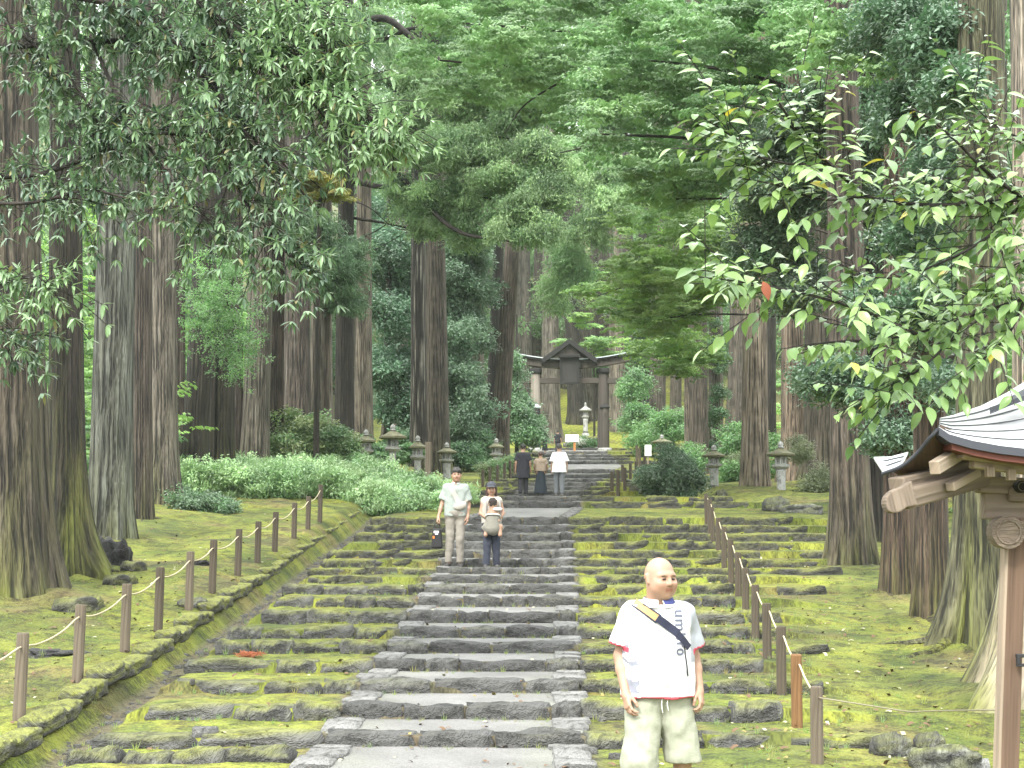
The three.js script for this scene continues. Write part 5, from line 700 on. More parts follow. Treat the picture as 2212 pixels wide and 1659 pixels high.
function buildPavilion() {
  const D = 9.3, base = G(P(2166, 1850, D).x, D);
  const t = thing('pavilion', 'corner of a wooden pavilion with curved white metal roof and carved beams', 'pavilion', base), O = base.clone();
  const Q = (x, y, d = D) => P(x, y, d).sub(O);
  // post with a paler strip along one edge
  part('post', beam(V(-0.02, -0.25, 0), Q(2190, 1120), 0.115, 0.125, 0.008, V(0, 0, 1)), mat.brownWood, t);
  part('post_face', beam(V(-0.075, -0.2, 0.012), Q(2171, 1150, D - 0.012), 0.018, 0.105, 0.004, V(0, 0, 1)), mat.paleWood, t, 'pale edge of the post');
  // main roof slope: courses of white sheet, each a panel lapped over the one below
  const eave = [[2028, 926], [2050, 941], [2100, 955], [2160, 966], [2230, 974], [2420, 984]], rim = [[2030, 903], [2060, 896], [2120, 876], [2175, 848], [2240, 808], [2420, 690]];
  const row = (u) => eave.map((e, i) => { const a = rim[i]; const s = u - 0.25 * Math.sin(Math.PI * u) * 0.25; return Q(lerp(e[0], a[0], u), lerp(e[1], a[1], s), lerp(8.75, 10.2, u * (0.25 + 0.75 * i / 5))); });
  const N = 6; for (let k = 0; k < N; k++) { const a = row(k / N), b = row((k + 1) / N + (k + 1 < N ? 0.012 : 0)); a.forEach((p) => { p.y += 0.012; }); const mid = a.map((p, i) => p.clone().lerp(b[i], 0.5)); part('roof_panel', slab([a, mid, b].map((r) => r), V(0, 0.012, 0)), mat.roof, t); const seam = new THREE.TubeGeometry(new THREE.CatmullRomCurve3(a.map((p) => p.clone().add(V(0, -0.006, 0.006)))), 20, 0.0035, 5, false); if (k) part('roof_seam', seam, mat.roofDark, t); }
  part('roof_edge', slab([row(0).map((p) => p.clone().add(V(0, 0.008, 0.006))), row(0).map((p) => p.clone().add(V(0, 0.004, -0.12)))], V(0, 0.045, 0)), mat.roofDark, t);
  part('eave_trim', slab([row(0).slice(1).map((p) => p.clone().add(V(0.02, -0.04, -0.02))), row(0).slice(1).map((p) => p.clone().add(V(0.02, -0.04, -0.2)))], V(0, 0.035, 0)), mat.redTrim, t);
  part('roof_ornament', slab([[Q(2138, 880, 9.1), Q(2180, 866, 9.1), Q(2260, 838, 9.2)], [Q(2138, 884, 9.15), Q(2180, 858, 9.4), Q(2260, 812, 9.5)]], V(0, 0.03, 0)), mat.roofDark, t);
  // upturned far corner of the roof and the boards under the eave
  part('roof_corner', slab([[Q(1887, 987, 9.7), Q(1924, 986, 9.65), Q(1962, 976, 9.6)], [Q(1898, 1004, 9.35), Q(1928, 1001, 9.3), Q(1955, 992, 9.25)], [Q(1909, 1021, 9.1), Q(1930, 1016, 9.05), Q(1948, 1004, 9.0)]], V(0, 0.012, 0)), mat.roof, t);
  for (let i = 1; i < 3; i++) part('roof_seam', tubeAlong([Q(1887 + 8 * i, 988 + 11 * i, 9.7 - 0.2 * i), Q(1957 - 5 * i, 977 + 9 * i, 9.6 - 0.2 * i)], 0.004), mat.roofDark, t);
  part('roof_edge', new THREE.TubeGeometry(new THREE.CatmullRomCurve3([Q(2032, 924, 8.76), Q(2010, 945, 8.8), Q(1985, 975, 8.88), Q(1950, 1006, 8.95), Q(1906, 1024, 9.05)]), 24, 0.012, 6, false), mat.roofDark, t);
  // soffit boards
  const A = [[2034, 924, 8.78], [2012, 946, 8.82], [1986, 976, 8.9], [1950, 1008, 8.97], [1930, 1020, 9.0]], B = [[2110, 962, 9.2], [2105, 985, 9.25], [2085, 1008, 9.3], [2040, 1032, 9.35], [1985, 1048, 9.4]];
  for (let i = 0; i < 4; i++) { const g = 0.06; const a0 = Q(...A[i]), a1 = Q(...A[i + 1]), b0 = Q(...B[i]), b1 = Q(...B[i + 1]); part('soffit_board', slab([[a0.clone().lerp(a1, g), b0.clone().lerp(b1, g)], [a0.clone().lerp(a1, 1), b0.clone().lerp(b1, 1)]], V(0, -0.02, 0.0)), mat.brownWood, t); }
  part('corner_rafter', beam(Q(1945, 1080, 8.85), Q(2150, 1022, 9.35), 0.10, 0.115, 0.02), mat.oldWood, t);
  part('corner_rafter', beam(Q(1936, 1046, 8.95), Q(2120, 1000, 9.4), 0.12, 0.075, 0.012), mat.oldWood, t);
  part('beam_nose', (() => { const s = new THREE.Shape(); s.moveTo(0, 0); s.bezierCurveTo(-0.03, -0.02, -0.09, -0.03, -0.10, 0.02); s.bezierCurveTo(-0.105, 0.07, -0.06, 0.10, 0, 0.10); s.lineTo(0.06, 0.12); s.lineTo(0.06, 0); s.lineTo(0, 0); const g = new THREE.ExtrudeGeometry(s, { depth: 0.09, bevelEnabled: true, bevelSize: 0.008, bevelThickness: 0.008, bevelSegments: 2, curveSegments: 8 }); const p = Q(1952, 1094, 8.82); g.rotateZ(0.22); g.translate(p.x, p.y, p.z - 0.05); return g; })(), mat.oldWood, t);
  part('rafter_end', beam(Q(2018, 1011, 8.75), Q(2072, 978, 9.05), 0.06, 0.075, 0.006), mat.paleWood, t); part('rafter_end', beam(Q(2052, 1052, 8.95), Q(2110, 1020, 9.2), 0.055, 0.05, 0.006), mat.paleWood, t);
  part('eave_beam', beam(Q(2075, 975, 8.9), Q(2420, 1022, 9.1), 0.09, 0.085, 0.012), mat.paleWood, t);
  part('eave_beam', beam(Q(2098, 1000, 8.95), Q(2420, 1038, 9.15), 0.07, 0.06, 0.01), mat.paleWood, t);
  for (const [x, y] of [[2138, 1019], [2184, 1026], [2232, 1033]]) part('dentil', bx(0.045, 0.062, 0.06, ...Q(x, y, 8.93).toArray(), 0.004), mat.paleWood, t);
  part('cross_beam', beam(Q(2110, 1046, 9.3), Q(2420, 1062, 9.3), 0.12, 0.10, 0.012), mat.oldWood, t);
  part('cross_beam', beam(Q(2122, 1092, 9.33), Q(2420, 1096, 9.33), 0.10, 0.16, 0.012), mat.oldWood, t);
  part('bracket', bx(0.12, 0.085, 0.12, ...Q(2196, 1068, 9.28).toArray(), 0.02), mat.oldWood, t);
  const rd = (x, y, d, r, m, nm) => { const g = new THREE.CylinderGeometry(r, r, 0.12, 20); g.rotateX(Math.PI / 2); const p = Q(x, y, d); g.translate(p.x, p.y, p.z); part(nm, g, m, t); const ring = new THREE.TorusGeometry(r * 0.72, r * 0.07, 6, 20); ring.translate(p.x, p.y, p.z + 0.062); part('carved_ring', ring, mat.oldWood, t); };
  rd(2172, 1150, 9.2, 0.095, mat.oldWood, 'carved_nose'); rd(2202, 1052, 9.22, 0.035, mat.toriiDark, 'carved_nose');
  for (let i = 0; i < 4; i++) part('carved_curl', tubeAlong([Q(2196 + i * 6, 1126, 9.18), Q(2198 + i * 6, 1146 + i * 3, 9.17), Q(2206 + i * 7, 1160 + i, 9.18)], 0.008), mat.paleWood, t);
  part('clip', (() => { const p = Q(2204, 1426, 9.2); return mergeGeometries([bx(0.05, 0.02, 0.03, p.x, p.y + 0.025, p.z, 0.004), bx(0.02, 0.05, 0.03, p.x - 0.012, p.y, p.z + 0.002, 0.004), bx(0.045, 0.018, 0.028, p.x, p.y - 0.028, p.z + 0.001, 0.004)]); })(), mat.black, t);
}
// ------------------------------------------------------------------ people: one smooth field per body, meshed
function sdfMesh(f, lo, hi, h) {   // surface nets
  const nx = Math.ceil((hi[0] - lo[0]) / h) + 1, ny = Math.ceil((hi[1] - lo[1]) / h) + 1, nzz = Math.ceil((hi[2] - lo[2]) / h) + 1, v = new Float32Array(nx * ny * nzz), at = (i, j, k) => (k * ny + j) * nx + i;
  for (let k = 0; k < nzz; k++) for (let j = 0; j < ny; j++) for (let i = 0; i < nx; i++) v[at(i, j, k)] = f(lo[0] + i * h, lo[1] + j * h, lo[2] + k * h);
  const id = new Int32Array(nx * ny * nzz).fill(-1), pos = [], idx = [];
  for (let k = 0; k + 1 < nzz; k++) for (let j = 0; j + 1 < ny; j++) for (let i = 0; i + 1 < nx; i++) {
    let n = 0, sx = 0, sy = 0, sz = 0, m = 0; const c = [];
    for (let q = 0; q < 8; q++) { const w = v[at(i + (q & 1), j + (q >> 1 & 1), k + (q >> 2))]; c.push(w); if (w < 0) m |= 1 << q; }
    if (m === 0 || m === 255) continue;
    for (const [a, b] of EDGES) if ((c[a] < 0) !== (c[b] < 0)) { const t = c[a] / (c[a] - c[b]); sx += lerp(a & 1, b & 1, t); sy += lerp(a >> 1 & 1, b >> 1 & 1, t); sz += lerp(a >> 2, b >> 2, t); n++; }
    id[at(i, j, k)] = pos.length / 3; pos.push(lo[0] + (i + sx / n) * h, lo[1] + (j + sy / n) * h, lo[2] + (k + sz / n) * h);
  }
  const quad = (a, b, c, d, flip) => { if (a < 0 || b < 0 || c < 0 || d < 0) return; if (flip) idx.push(a, c, b, a, d, c); else idx.push(a, b, c, a, c, d); };
  for (let k = 1; k + 1 < nzz; k++) for (let j = 1; j + 1 < ny; j++) for (let i = 1; i + 1 < nx; i++) {
    const s = v[at(i, j, k)] < 0;
    if (s !== v[at(i + 1, j, k)] < 0) quad(id[at(i, j - 1, k - 1)], id[at(i, j, k - 1)], id[at(i, j, k)], id[at(i, j - 1, k)], !s);
    if (s !== v[at(i, j + 1, k)] < 0) quad(id[at(i - 1, j, k - 1)], id[at(i - 1, j, k)], id[at(i, j, k)], id[at(i, j, k - 1)], !s);
    if (s !== v[at(i, j, k + 1)] < 0) quad(id[at(i - 1, j - 1, k)], id[at(i, j - 1, k)], id[at(i, j, k)], id[at(i - 1, j, k)], !s);
  }
  const g = new THREE.BufferGeometry(); g.setAttribute('position', new THREE.Float32BufferAttribute(pos, 3)); g.setIndex(idx); g.computeVertexNormals();
  const uv = new Float32Array(pos.length / 3 * 2); for (let i = 0; i < uv.length / 2; i++) { uv[2 * i] = (pos[3 * i] + pos[3 * i + 2] * 0.8) * 2; uv[2 * i + 1] = pos[3 * i + 1] * 2; } g.setAttribute('uv', new THREE.BufferAttribute(uv, 2));
  return g;
}
const EDGES = [[0, 1], [2, 3], [4, 5], [6, 7], [0, 2], [1, 3], [4, 6], [5, 7], [0, 4], [1, 5], [2, 6], [3, 7]];
const smin = (a, b, k) => { const h = Math.max(k - Math.abs(a - b), 0) / k; return Math.min(a, b) - h * h * k * 0.25; };
function cap(x, y, z, a, b, ra, rb) { const bx = b[0] - a[0], by = b[1] - a[1], bz = b[2] - a[2], px = x - a[0], py = y - a[1], pz = z - a[2]; const t = clamp((px * bx + py * by + pz * bz) / (bx * bx + by * by + bz * bz + 1e-9)); const dx = px - bx * t, dy = py - by * t, dz = pz - bz * t; return Math.sqrt(dx * dx + dy * dy + dz * dz) - lerp(ra, rb, t); }
function ell(x, y, z, c, r) { const a = (x - c[0]) / r[0], b = (y - c[1]) / r[1], d = (z - c[2]) / r[2]; const k = Math.sqrt(a * a + b * b + d * d); return (k - 1) * Math.min(r[0], r[1], r[2]); }
const caps = (x, y, z, list, k) => { let d = 1e3; for (const [a, b, ra, rb] of list) d = smin(d, cap(x, y, z, a, b, ra, rb ?? ra), k); return d; };
const boundsOf = (list, pad) => { const lo = [1e3, 1e3, 1e3], hi = [-1e3, -1e3, -1e3]; for (const [a, b, ra, rb] of list) for (const [p, r] of [[a, ra], [b, rb ?? ra]]) for (let i = 0; i < 3; i++) { lo[i] = Math.min(lo[i], p[i] - r - pad); hi[i] = Math.max(hi[i], p[i] + r + pad); } return [lo, hi]; };
const mix3 = (a, b, t) => a.map((v, i) => lerp(v, b[i], t));
const unit = (a) => { const l = Math.hypot(...a); return a.map((v) => v / l); };
// a hand: wrist at the origin, fingers along +y, palm towards +z, thumb towards side * x
function handGeo(side, curl, cell) {
  const L = [], fx = [0.027, 0.009, -0.009, -0.026], fl = [0.070, 0.078, 0.073, 0.056], ky = [0.088, 0.092, 0.088, 0.08];
  for (let i = 0; i < 4; i++) { L.push([[fx[i] * 0.45 * side, 0.0, 0], [fx[i] * side, ky[i], 0], 0.017, 0.0115]); }
  const F = []; for (let i = 0; i < 4; i++) { let p = [fx[i] * side, ky[i], 0], a = curl * 0.55 + i * 0.05; const ch = []; for (const [q, r] of [[0.45, 0.0095], [0.31, 0.0086], [0.24, 0.0075]]) { const n = [p[0] + fx[i] * 0.06 * side, p[1] + Math.cos(a) * fl[i] * q, p[2] + Math.sin(a) * fl[i] * q]; ch.push([p, n, r, r * 0.93]); p = n; a += curl * 0.75; } F.push(ch); }
  const T = [[[0.018 * side, 0.018, 0.006], [0.043 * side, 0.05, 0.018], 0.0155, 0.0115], [[0.043 * side, 0.05, 0.018], [0.050 * side, 0.078, 0.03], 0.0112, 0.0098], [[0.050 * side, 0.078, 0.03], [0.047 * side, 0.10, 0.04], 0.0098, 0.0082]];
  const all = [...L, ...F.flat(), ...T, [[0, -0.03, 0], [0, 0.01, 0], 0.027, 0.026]];
  const f = (x, y, z) => { let d = caps(x, y, z * 1.0, L, 0.014); d = smin(d, cap(x, y, z, [0, -0.03, 0], [0, 0.012, 0], 0.026, 0.024), 0.02); for (const ch of F) d = Math.min(d, smin(caps(x, y, z, ch, 0.004), 1, 0.001)); d = smin(d, caps(x, y, z, T, 0.006), 0.010); return d; };
  const [lo, hi] = boundsOf(all, 0.006 + cell); return sdfMesh(f, lo, hi, cell);
}
// a head about 0.24 high, centre between the ears, face towards +z
function headSDF(o = {}) {
  const w = o.wide ?? 1, jaw = o.jaw ?? 1;
  return (x, y, z) => {
    const X = Math.abs(x) / w;
    let d = ell(X, y, z, [0, 0.022, -0.012], [0.078, 0.101, 0.098]);
    d = smin(d, ell(X, y, z, [0, -0.055, 0.026], [0.060 * jaw, 0.066, 0.066]), 0.05);
    d = smin(d, cap(X, y, z, [0, -0.098, 0.060], [0.016, -0.096, 0.054], 0.021, 0.018), 0.03);
    d = smin(d, cap(X, y, z, [0.038, -0.030, 0.062], [0.040, -0.055, 0.046], 0.026 * jaw, 0.026 * jaw), 0.03);
    d = smin(d, cap(X, y, z, [0.008, 0.024, 0.082], [0.046, 0.022, 0.066], 0.013, 0.011), 0.022);
    d = -smin(-d, ell(X, y, z, [0.032, 0.002, 0.098], [0.021, 0.013, 0.018]), 0.016);
    d = smin(d, ell(X, y, z, [0.032, 0.001, 0.074], [0.017, 0.011, 0.012]), 0.006);
    d = smin(d, cap(x / w, y, z, [0, 0.014, 0.086], [0, -0.026, 0.106], 0.0095, 0.0135), 0.012);
    d = smin(d, cap(X, y, z, [0.012, -0.031, 0.094], [0.014, -0.030, 0.090], 0.0095, 0.009), 0.008);
    d = -smin(-d, cap(x / w, y, z, [-0.024, -0.0625, 0.100], [0.024, -0.0625, 0.100], 0.0035, 0.0035), 0.004);
    d = smin(d, cap(x / w, y, z, [-0.017, -0.0555, 0.0855], [0.017, -0.0555, 0.0855], 0.0075, 0.0075), 0.008);
    d = smin(d, cap(x / w, y, z, [-0.014, -0.070, 0.084], [0.014, -0.070, 0.084], 0.008, 0.008), 0.008);
    const e = smin(cap(X, y, z, [0.080, 0.018, -0.014], [0.081, -0.026, -0.002], 0.0125, 0.009), cap(X, y, z, [0.087, 0.020, -0.020], [0.086, 0.002, -0.026], 0.008, 0.008), 0.006);
    d = smin(d, e, 0.008);
    d = smin(d, cap(x, y, z, [0, -0.06, -0.02], [0, -0.16, -0.03], 0.056 * (o.neck ?? 1), 0.058 * (o.neck ?? 1)), 0.03);
    return d;
  };
}
function hairSDF(kind) {
  return (x, y, z) => {
    const X = Math.abs(x), n = 0.006 * nz(x * 60, y * 22, z * 60) + 0.006 * nz(x * 25, y * 12, z * 25);
    let d = ell(X, y, z, [0, 0.034, -0.016], [0.089, 0.104, 0.106]) + n;
    if (kind === 'short') { d = smin(d, ell(X, y, z, [0, 0.075, 0.055], [0.068, 0.038, 0.045]), 0.03) + n; const face = Math.max(-(z - 0.012 - 0.3 * (y - 0.05)), y - 0.034 + 0.25 * X * (1 + 0.5 * nz(x * 40, 3, 1))); d = Math.max(d, -face - 0.001); d = Math.max(d, -(y + 0.055 - 0.02 * Math.sign(z))); }
    if (kind === 'long') { d = smin(d, cap(X, y, z, [0.072, 0.0, -0.01], [0.082, -0.16, 0.0], 0.030, 0.034), 0.04); d = smin(d, cap(X, y, z, [0.0, 0, -0.07], [0.0, -0.17, -0.06], 0.07, 0.05), 0.05) + n; const face = ell(X, y, z, [0, -0.04, 0.11], [0.066, 0.10, 0.095]); d = Math.max(d, -face); }
    if (kind === 'tied') { d = smin(d, ell(X, y, z, [0, 0.02, -0.125], [0.032, 0.04, 0.032]), 0.02); const face = Math.max(-(z - 0.01), y - 0.06 + 0.3 * X); d = Math.max(d, -face); d = Math.max(d, -(y + 0.06)); }
    return d;
  };
}
const SKIN = [0.33, 0.20, 0.138];
// joints in metres for a 1.75 m figure; the face looks along +z
const BASE = { pelvis: [0, 0.97, 0], chest: [0, 1.28, -0.005], neck: [0, 1.47, -0.015], head: [0, 1.625, 0.015], shL: [-0.175, 1.405, -0.01], shR: [0.175, 1.405, -0.01], elL: [-0.235, 1.125, -0.03], elR: [0.235, 1.125, -0.03], wrL: [-0.25, 0.885, 0.04], wrR: [0.25, 0.885, 0.04], hipL: [-0.088, 0.915, 0], hipR: [0.088, 0.915, 0], knL: [-0.10, 0.49, 0.02], knR: [0.10, 0.49, 0.02], anL: [-0.105, 0.085, -0.02], anR: [0.105, 0.085, -0.02], toL: [-0.125, 0.035, 0.135], toR: [0.125, 0.035, 0.135] };
function figure(name, label, pos, turn, height, o) {
  const J = { ...BASE, ...(o.joints ?? {}) }, fat = o.fat ?? 0, cell = o.cell ?? 0.014, t = thing('person', label, 'person', pos, turn, o.group); t.scale.setScalar(height / 1.75);
  const R = o.thick ?? 1;
  const torso = [[[-0.07, J.pelvis[1] + 0.01, 0], [-0.085, 1.33, -0.01], 0.100 + fat * 0.8, 0.105 + fat * 0.5], [[0.07, J.pelvis[1] + 0.01, 0], [0.085, 1.33, -0.01], 0.100 + fat * 0.8, 0.105 + fat * 0.5], [J.shL.map((v, i) => i ? v - (i === 1 ? 0.01 : 0) : v + 0.03), J.shR.map((v, i) => i ? v - (i === 1 ? 0.01 : 0) : v - 0.03), 0.068, 0.068], [[0, 1.38, -0.015], J.neck, 0.085, 0.06]];
  if (o.belly) torso.push([[0, 1.06, 0.05], [0, 1.16, 0.045], o.belly, o.belly * 0.95]);
  const arm = (s) => [[J['sh' + s], J['el' + s], 0.054 * R, 0.043 * R], [J['el' + s], mix3(J['el' + s], J['wr' + s], 0.35), 0.043 * R, 0.042 * R], [mix3(J['el' + s], J['wr' + s], 0.35), J['wr' + s], 0.042 * R, 0.028 * R]];
  const leg = (s) => [[J['hip' + s], J['kn' + s], 0.088 * R, 0.058 * R], [J['kn' + s], mix3(J['kn' + s], J['an' + s], 0.35), 0.055 * R, 0.058 * R], [mix3(J['kn' + s], J['an' + s], 0.35), J['an' + s], 0.058 * R, 0.038 * R], [J['an' + s].map((v, i) => i === 1 ? 0.045 : i === 2 ? v - 0.02 : v), J['to' + s], 0.042, 0.03]];
  const all = [...torso, ...arm('L'), ...arm('R'), ...leg('L'), ...leg('R'), [J.neck, [J.head[0], J.head[1] - 0.06, J.head[2] - 0.03], 0.058, 0.055]];
    const A = { L: arm('L'), R: arm('R') }, Lg = { L: leg('L'), R: leg('R') }, nk = all.at(-1);
  const body = (x, y, z) => { let d = caps(x, y, z, torso, 0.07); d = smin(d, caps(x, y, z, A.L, 0.02), 0.045); d = smin(d, caps(x, y, z, A.R, 0.02), 0.045); d = smin(d, caps(x, y, z, Lg.L, 0.02), 0.05); d = smin(d, caps(x, y, z, Lg.R, 0.02), 0.05); return smin(d, cap(x, y, z, ...nk), 0.03); };
  const [lo, hi] = boundsOf(all, 0.02 + cell), geos = [sdfMesh(body, lo, hi, cell)];
  // hands along the forearm, palms inwards
  for (const [s, sg] of [['L', -1], ['R', 1]]) { const hand = o['hand' + s] ?? {}; const g = handGeo(sg * -1 * (hand.thumb ?? 1) , hand.curl ?? 0.55, o.fine ? 0.0035 : 0.006); const y = V(...unit(hand.dir ?? J['wr' + s].map((v, i) => v - J['el' + s][i]))), z0 = V(...(hand.palm ?? [-sg, 0, -0.25])), x = V().crossVectors(y, z0).normalize(), z = V().crossVectors(x, y); const m = new THREE.Matrix4().makeBasis(x, y, z); m.setPosition(...J['wr' + s]); g.applyMatrix4(m); geos.push(g); }
  // head
  const hm = new THREE.Matrix4().makeRotationFromEuler(new THREE.Euler(o.headTilt?.[0] ?? 0, o.headTilt?.[1] ?? 0, o.headTilt?.[2] ?? 0, 'YXZ')); hm.scale(V(1, 1, 1).multiplyScalar(o.headScale ?? 1)); hm.setPosition(...J.head);
  const hs = headSDF(o.face), hc = o.fine ? 0.0035 : 0.008; const hg = sdfMesh(hs, [-0.115, -0.18, -0.13], [0.115, 0.145, 0.135], hc); hg.applyMatrix4(hm); geos.push(hg);
  const inv = hm.clone().invert(), q = V();
  const skin = setColors(mergeGeometries(geos), (c, x, y, z) => { q.set(x, y, z).applyMatrix4(inv); let k = [...(o.skin ?? SKIN)]; const lip = q.z > 0.07 && Math.abs(q.x) < 0.026 && Math.abs(q.y + 0.062) < 0.012; if (lip) k = [k[0] * 0.80, k[1] * 0.62, k[2] * 0.62]; const cheek = q.z > 0.03 && q.y < 0 && q.y > -0.07 ? 0.05 : 0; k[1] *= 1 - cheek; k[2] *= 1 - cheek; if (o.scalp && q.y > 0.05 && q.z < 0.06) k = k.map((v) => v * 1.05); c.setRGB(...k); });
  part('body', skin, std({ vertexColors: true, roughness: 0.55 }), t);
  const onHead = (n, g, m, l) => { g.applyMatrix4(hm); return part(n, g, m, t, l); };
  const eyeM = std({ color: C(0.025, 0.02, 0.018), roughness: 0.4 }), browM = std({ color: C(...(o.brow ?? [0.03, 0.025, 0.02])) });
  for (const s of [-1, 1]) { const e = new THREE.SphereGeometry(1, 12, 8); e.scale(0.0145, 0.0046, 0.004); e.rotateZ(s * -0.08); e.translate(s * 0.032, 0.0015, 0.0865); onHead('eye', e, eyeM); const b = new THREE.CapsuleGeometry(0.0036, 0.028, 3, 6); b.rotateZ(Math.PI / 2 - s * 0.12); b.translate(s * 0.033, 0.022, 0.0875); onHead('eyebrow', b, browM); }
  { const mo = new THREE.CapsuleGeometry(0.0022, 0.04, 3, 6); mo.rotateZ(Math.PI / 2); mo.translate(0, -0.0625, 0.0935); onHead('mouth', mo, std({ color: C(0.10, 0.04, 0.035) })); }
  if (o.hair) onHead('hair', sdfMesh(hairSDF(o.hair), [-0.14, -0.24, -0.18], [0.14, 0.16, 0.13], o.fine ? 0.005 : 0.008), std({ color: C(...(o.hairColor ?? [0.02, 0.017, 0.015])), roughness: 0.6 }));
  return { t, J, torso, A, Lg, hm, onHead, body, part: (n, g, m, l) => part(n, g, m, t, l), height };
}
const foldN = (x, y, z, s) => 0.008 * nz(x * 7 + s, y * 9 - Math.abs(x) * 7, z * 6) + 0.006 * nz(x * 15, y * 13 + s, z * 14) + 0.003 * nz(x * 34, y * 20 + s, z * 30);
function shirtSDF(fg, { hem, sleeve = 0.6, ease = 0.02, loose = 0.015, neckY = 1.475, seed = 1 }) {
  const J = fg.J, T = fg.torso.map(([a, b, ra, rb], i) => i === 3 ? [a, [b[0], b[1] - 0.015, b[2]], ra + 0.014, rb + 0.012] : [i < 2 ? [a[0] * 1.05, hem - 0.02, a[2]] : a, b, ra + ease + (i < 2 ? loose : 0.004), (rb ?? ra) + ease]);
  const S = ['L', 'R'].map((s) => { const a = J['sh' + s], b = mix3(a, J['el' + s], sleeve), dir = unit(b.map((v, i) => v - a[i])); return { c: [a, b, 0.068, 0.078 + loose * 0.6], b, dir }; });
  return { f: (x, y, z) => { const n = foldN(x, y, z, seed); let d = caps(x, y, z, T, 0.06); d = Math.max(d, hem + 0.004 * Math.sin(x * 30 + seed) - y); if (sleeve > 0) for (const s of S) { let e = cap(x, y, z, ...s.c); e = Math.max(e, (x - s.b[0]) * s.dir[0] + (y - s.b[1]) * s.dir[1] + (z - s.b[2]) * s.dir[2]); d = smin(d, e, 0.03); } d += n; return Math.max(d, y - neckY - 0.12 * Math.abs(x) * 0 - 0.15 * -z * 0.2 + (z > 0 ? 0.35 * z : 0)); }, S, T };
}
function meshCloth(f, lo, hi, cell, m, fg, name, color, label) { const g = sdfMesh(f, lo, hi, cell); if (color) setColors(g, color); return fg.part(name, g, m, label); }
const cloth = (c, o = {}) => std({ color: C(...c), map: T_cloth, bumpMap: T_clothB, bumpScale: 0.0006, roughness: 0.95, ...o });
function legsCloth(fg, { top = 1.0, hem = 0.1, ease = 0.02, flare = 0, seed = 3, color, cell = 0.013, name = 'trousers', crease = 1 }) {
  const J = fg.J, L = ['L', 'R'].map((s) => [[J['hip' + s], J['kn' + s], 0.088 + ease, 0.062 + ease + flare], [J['kn' + s], J['an' + s], 0.062 + ease + flare, 0.05 + ease + flare]]), hip = [[J.hipL.map((v, i) => i === 1 ? v + 0.03 : v), J.hipR.map((v, i) => i === 1 ? v + 0.03 : v), 0.112 + ease * 0.6, 0.112 + ease * 0.6], [[0, 0.98, 0.0], [0, 1.02, 0], 0.13 + ease, 0.125 + ease]];
  const f = (x, y, z) => { let d = Math.min(caps(x, y, z, L[0], 0.02), caps(x, y, z, L[1], 0.02)); d = smin(d, caps(x, y, z, hip, 0.05), 0.04) + crease * foldN(x, y, z, seed); d = Math.max(d, y - top); return Math.max(d, (hem[0] !== undefined ? (x < 0 ? hem[0] : hem[1]) : hem) - y); };
  return meshCloth(f, [-0.34, 0.0, -0.3], [0.34, 1.1, 0.34], cell, cloth(color), fg, name);
}
function shoes(fg, color, name = 'shoe') { const m = std({ color: C(...color), roughness: 0.7 }); for (const s of ['L', 'R']) { const a = fg.J['an' + s], b = fg.J['to' + s]; const h = [a[0], 0.05, a[2] - 0.03]; const f = (x, y, z) => Math.max(Math.min(smin(cap(x, y, z, h, [b[0], 0.042, b[2] + 0.015], 0.047, 0.04), 1, 0.01), 1), -(y - 0.0)); fg.part(name, sdfMesh(f, [Math.min(h[0], b[0]) - 0.08, -0.01, Math.min(h[2], b[2]) - 0.1], [Math.max(h[0], b[0]) + 0.08, 0.13, Math.max(h[2], b[2]) + 0.12], 0.012), m); } }
// point of a field's front surface at (x, y)
function frontZ(f, x, y, z0 = 0.45) { let z = z0; for (let i = 0; i < 200; i++) { const d = f(x, y, z); if (d < 0.0005) return z; z -= Math.max(0.0006, d * 0.6); if (z < -0.3) return null; } return z; }
function ribbon(pts, w, th, nrm) { // pts: V list, width across given direction list
  const rows = [-1, 1].map((s) => pts.map((p, i) => { const tan = pts[Math.min(i + 1, pts.length - 1)].clone().sub(pts[Math.max(0, i - 1)]).normalize(); const side = V().crossVectors(tan, nrm(p, i)).normalize(); return p.clone().addScaledVector(side, s * w / 2).addScaledVector(nrm(p, i), th); }));
  const mean = nrm(pts[0], 0); return slab([rows[0], rows[1]], mean.clone().multiplyScalar(th * 1.5));
}

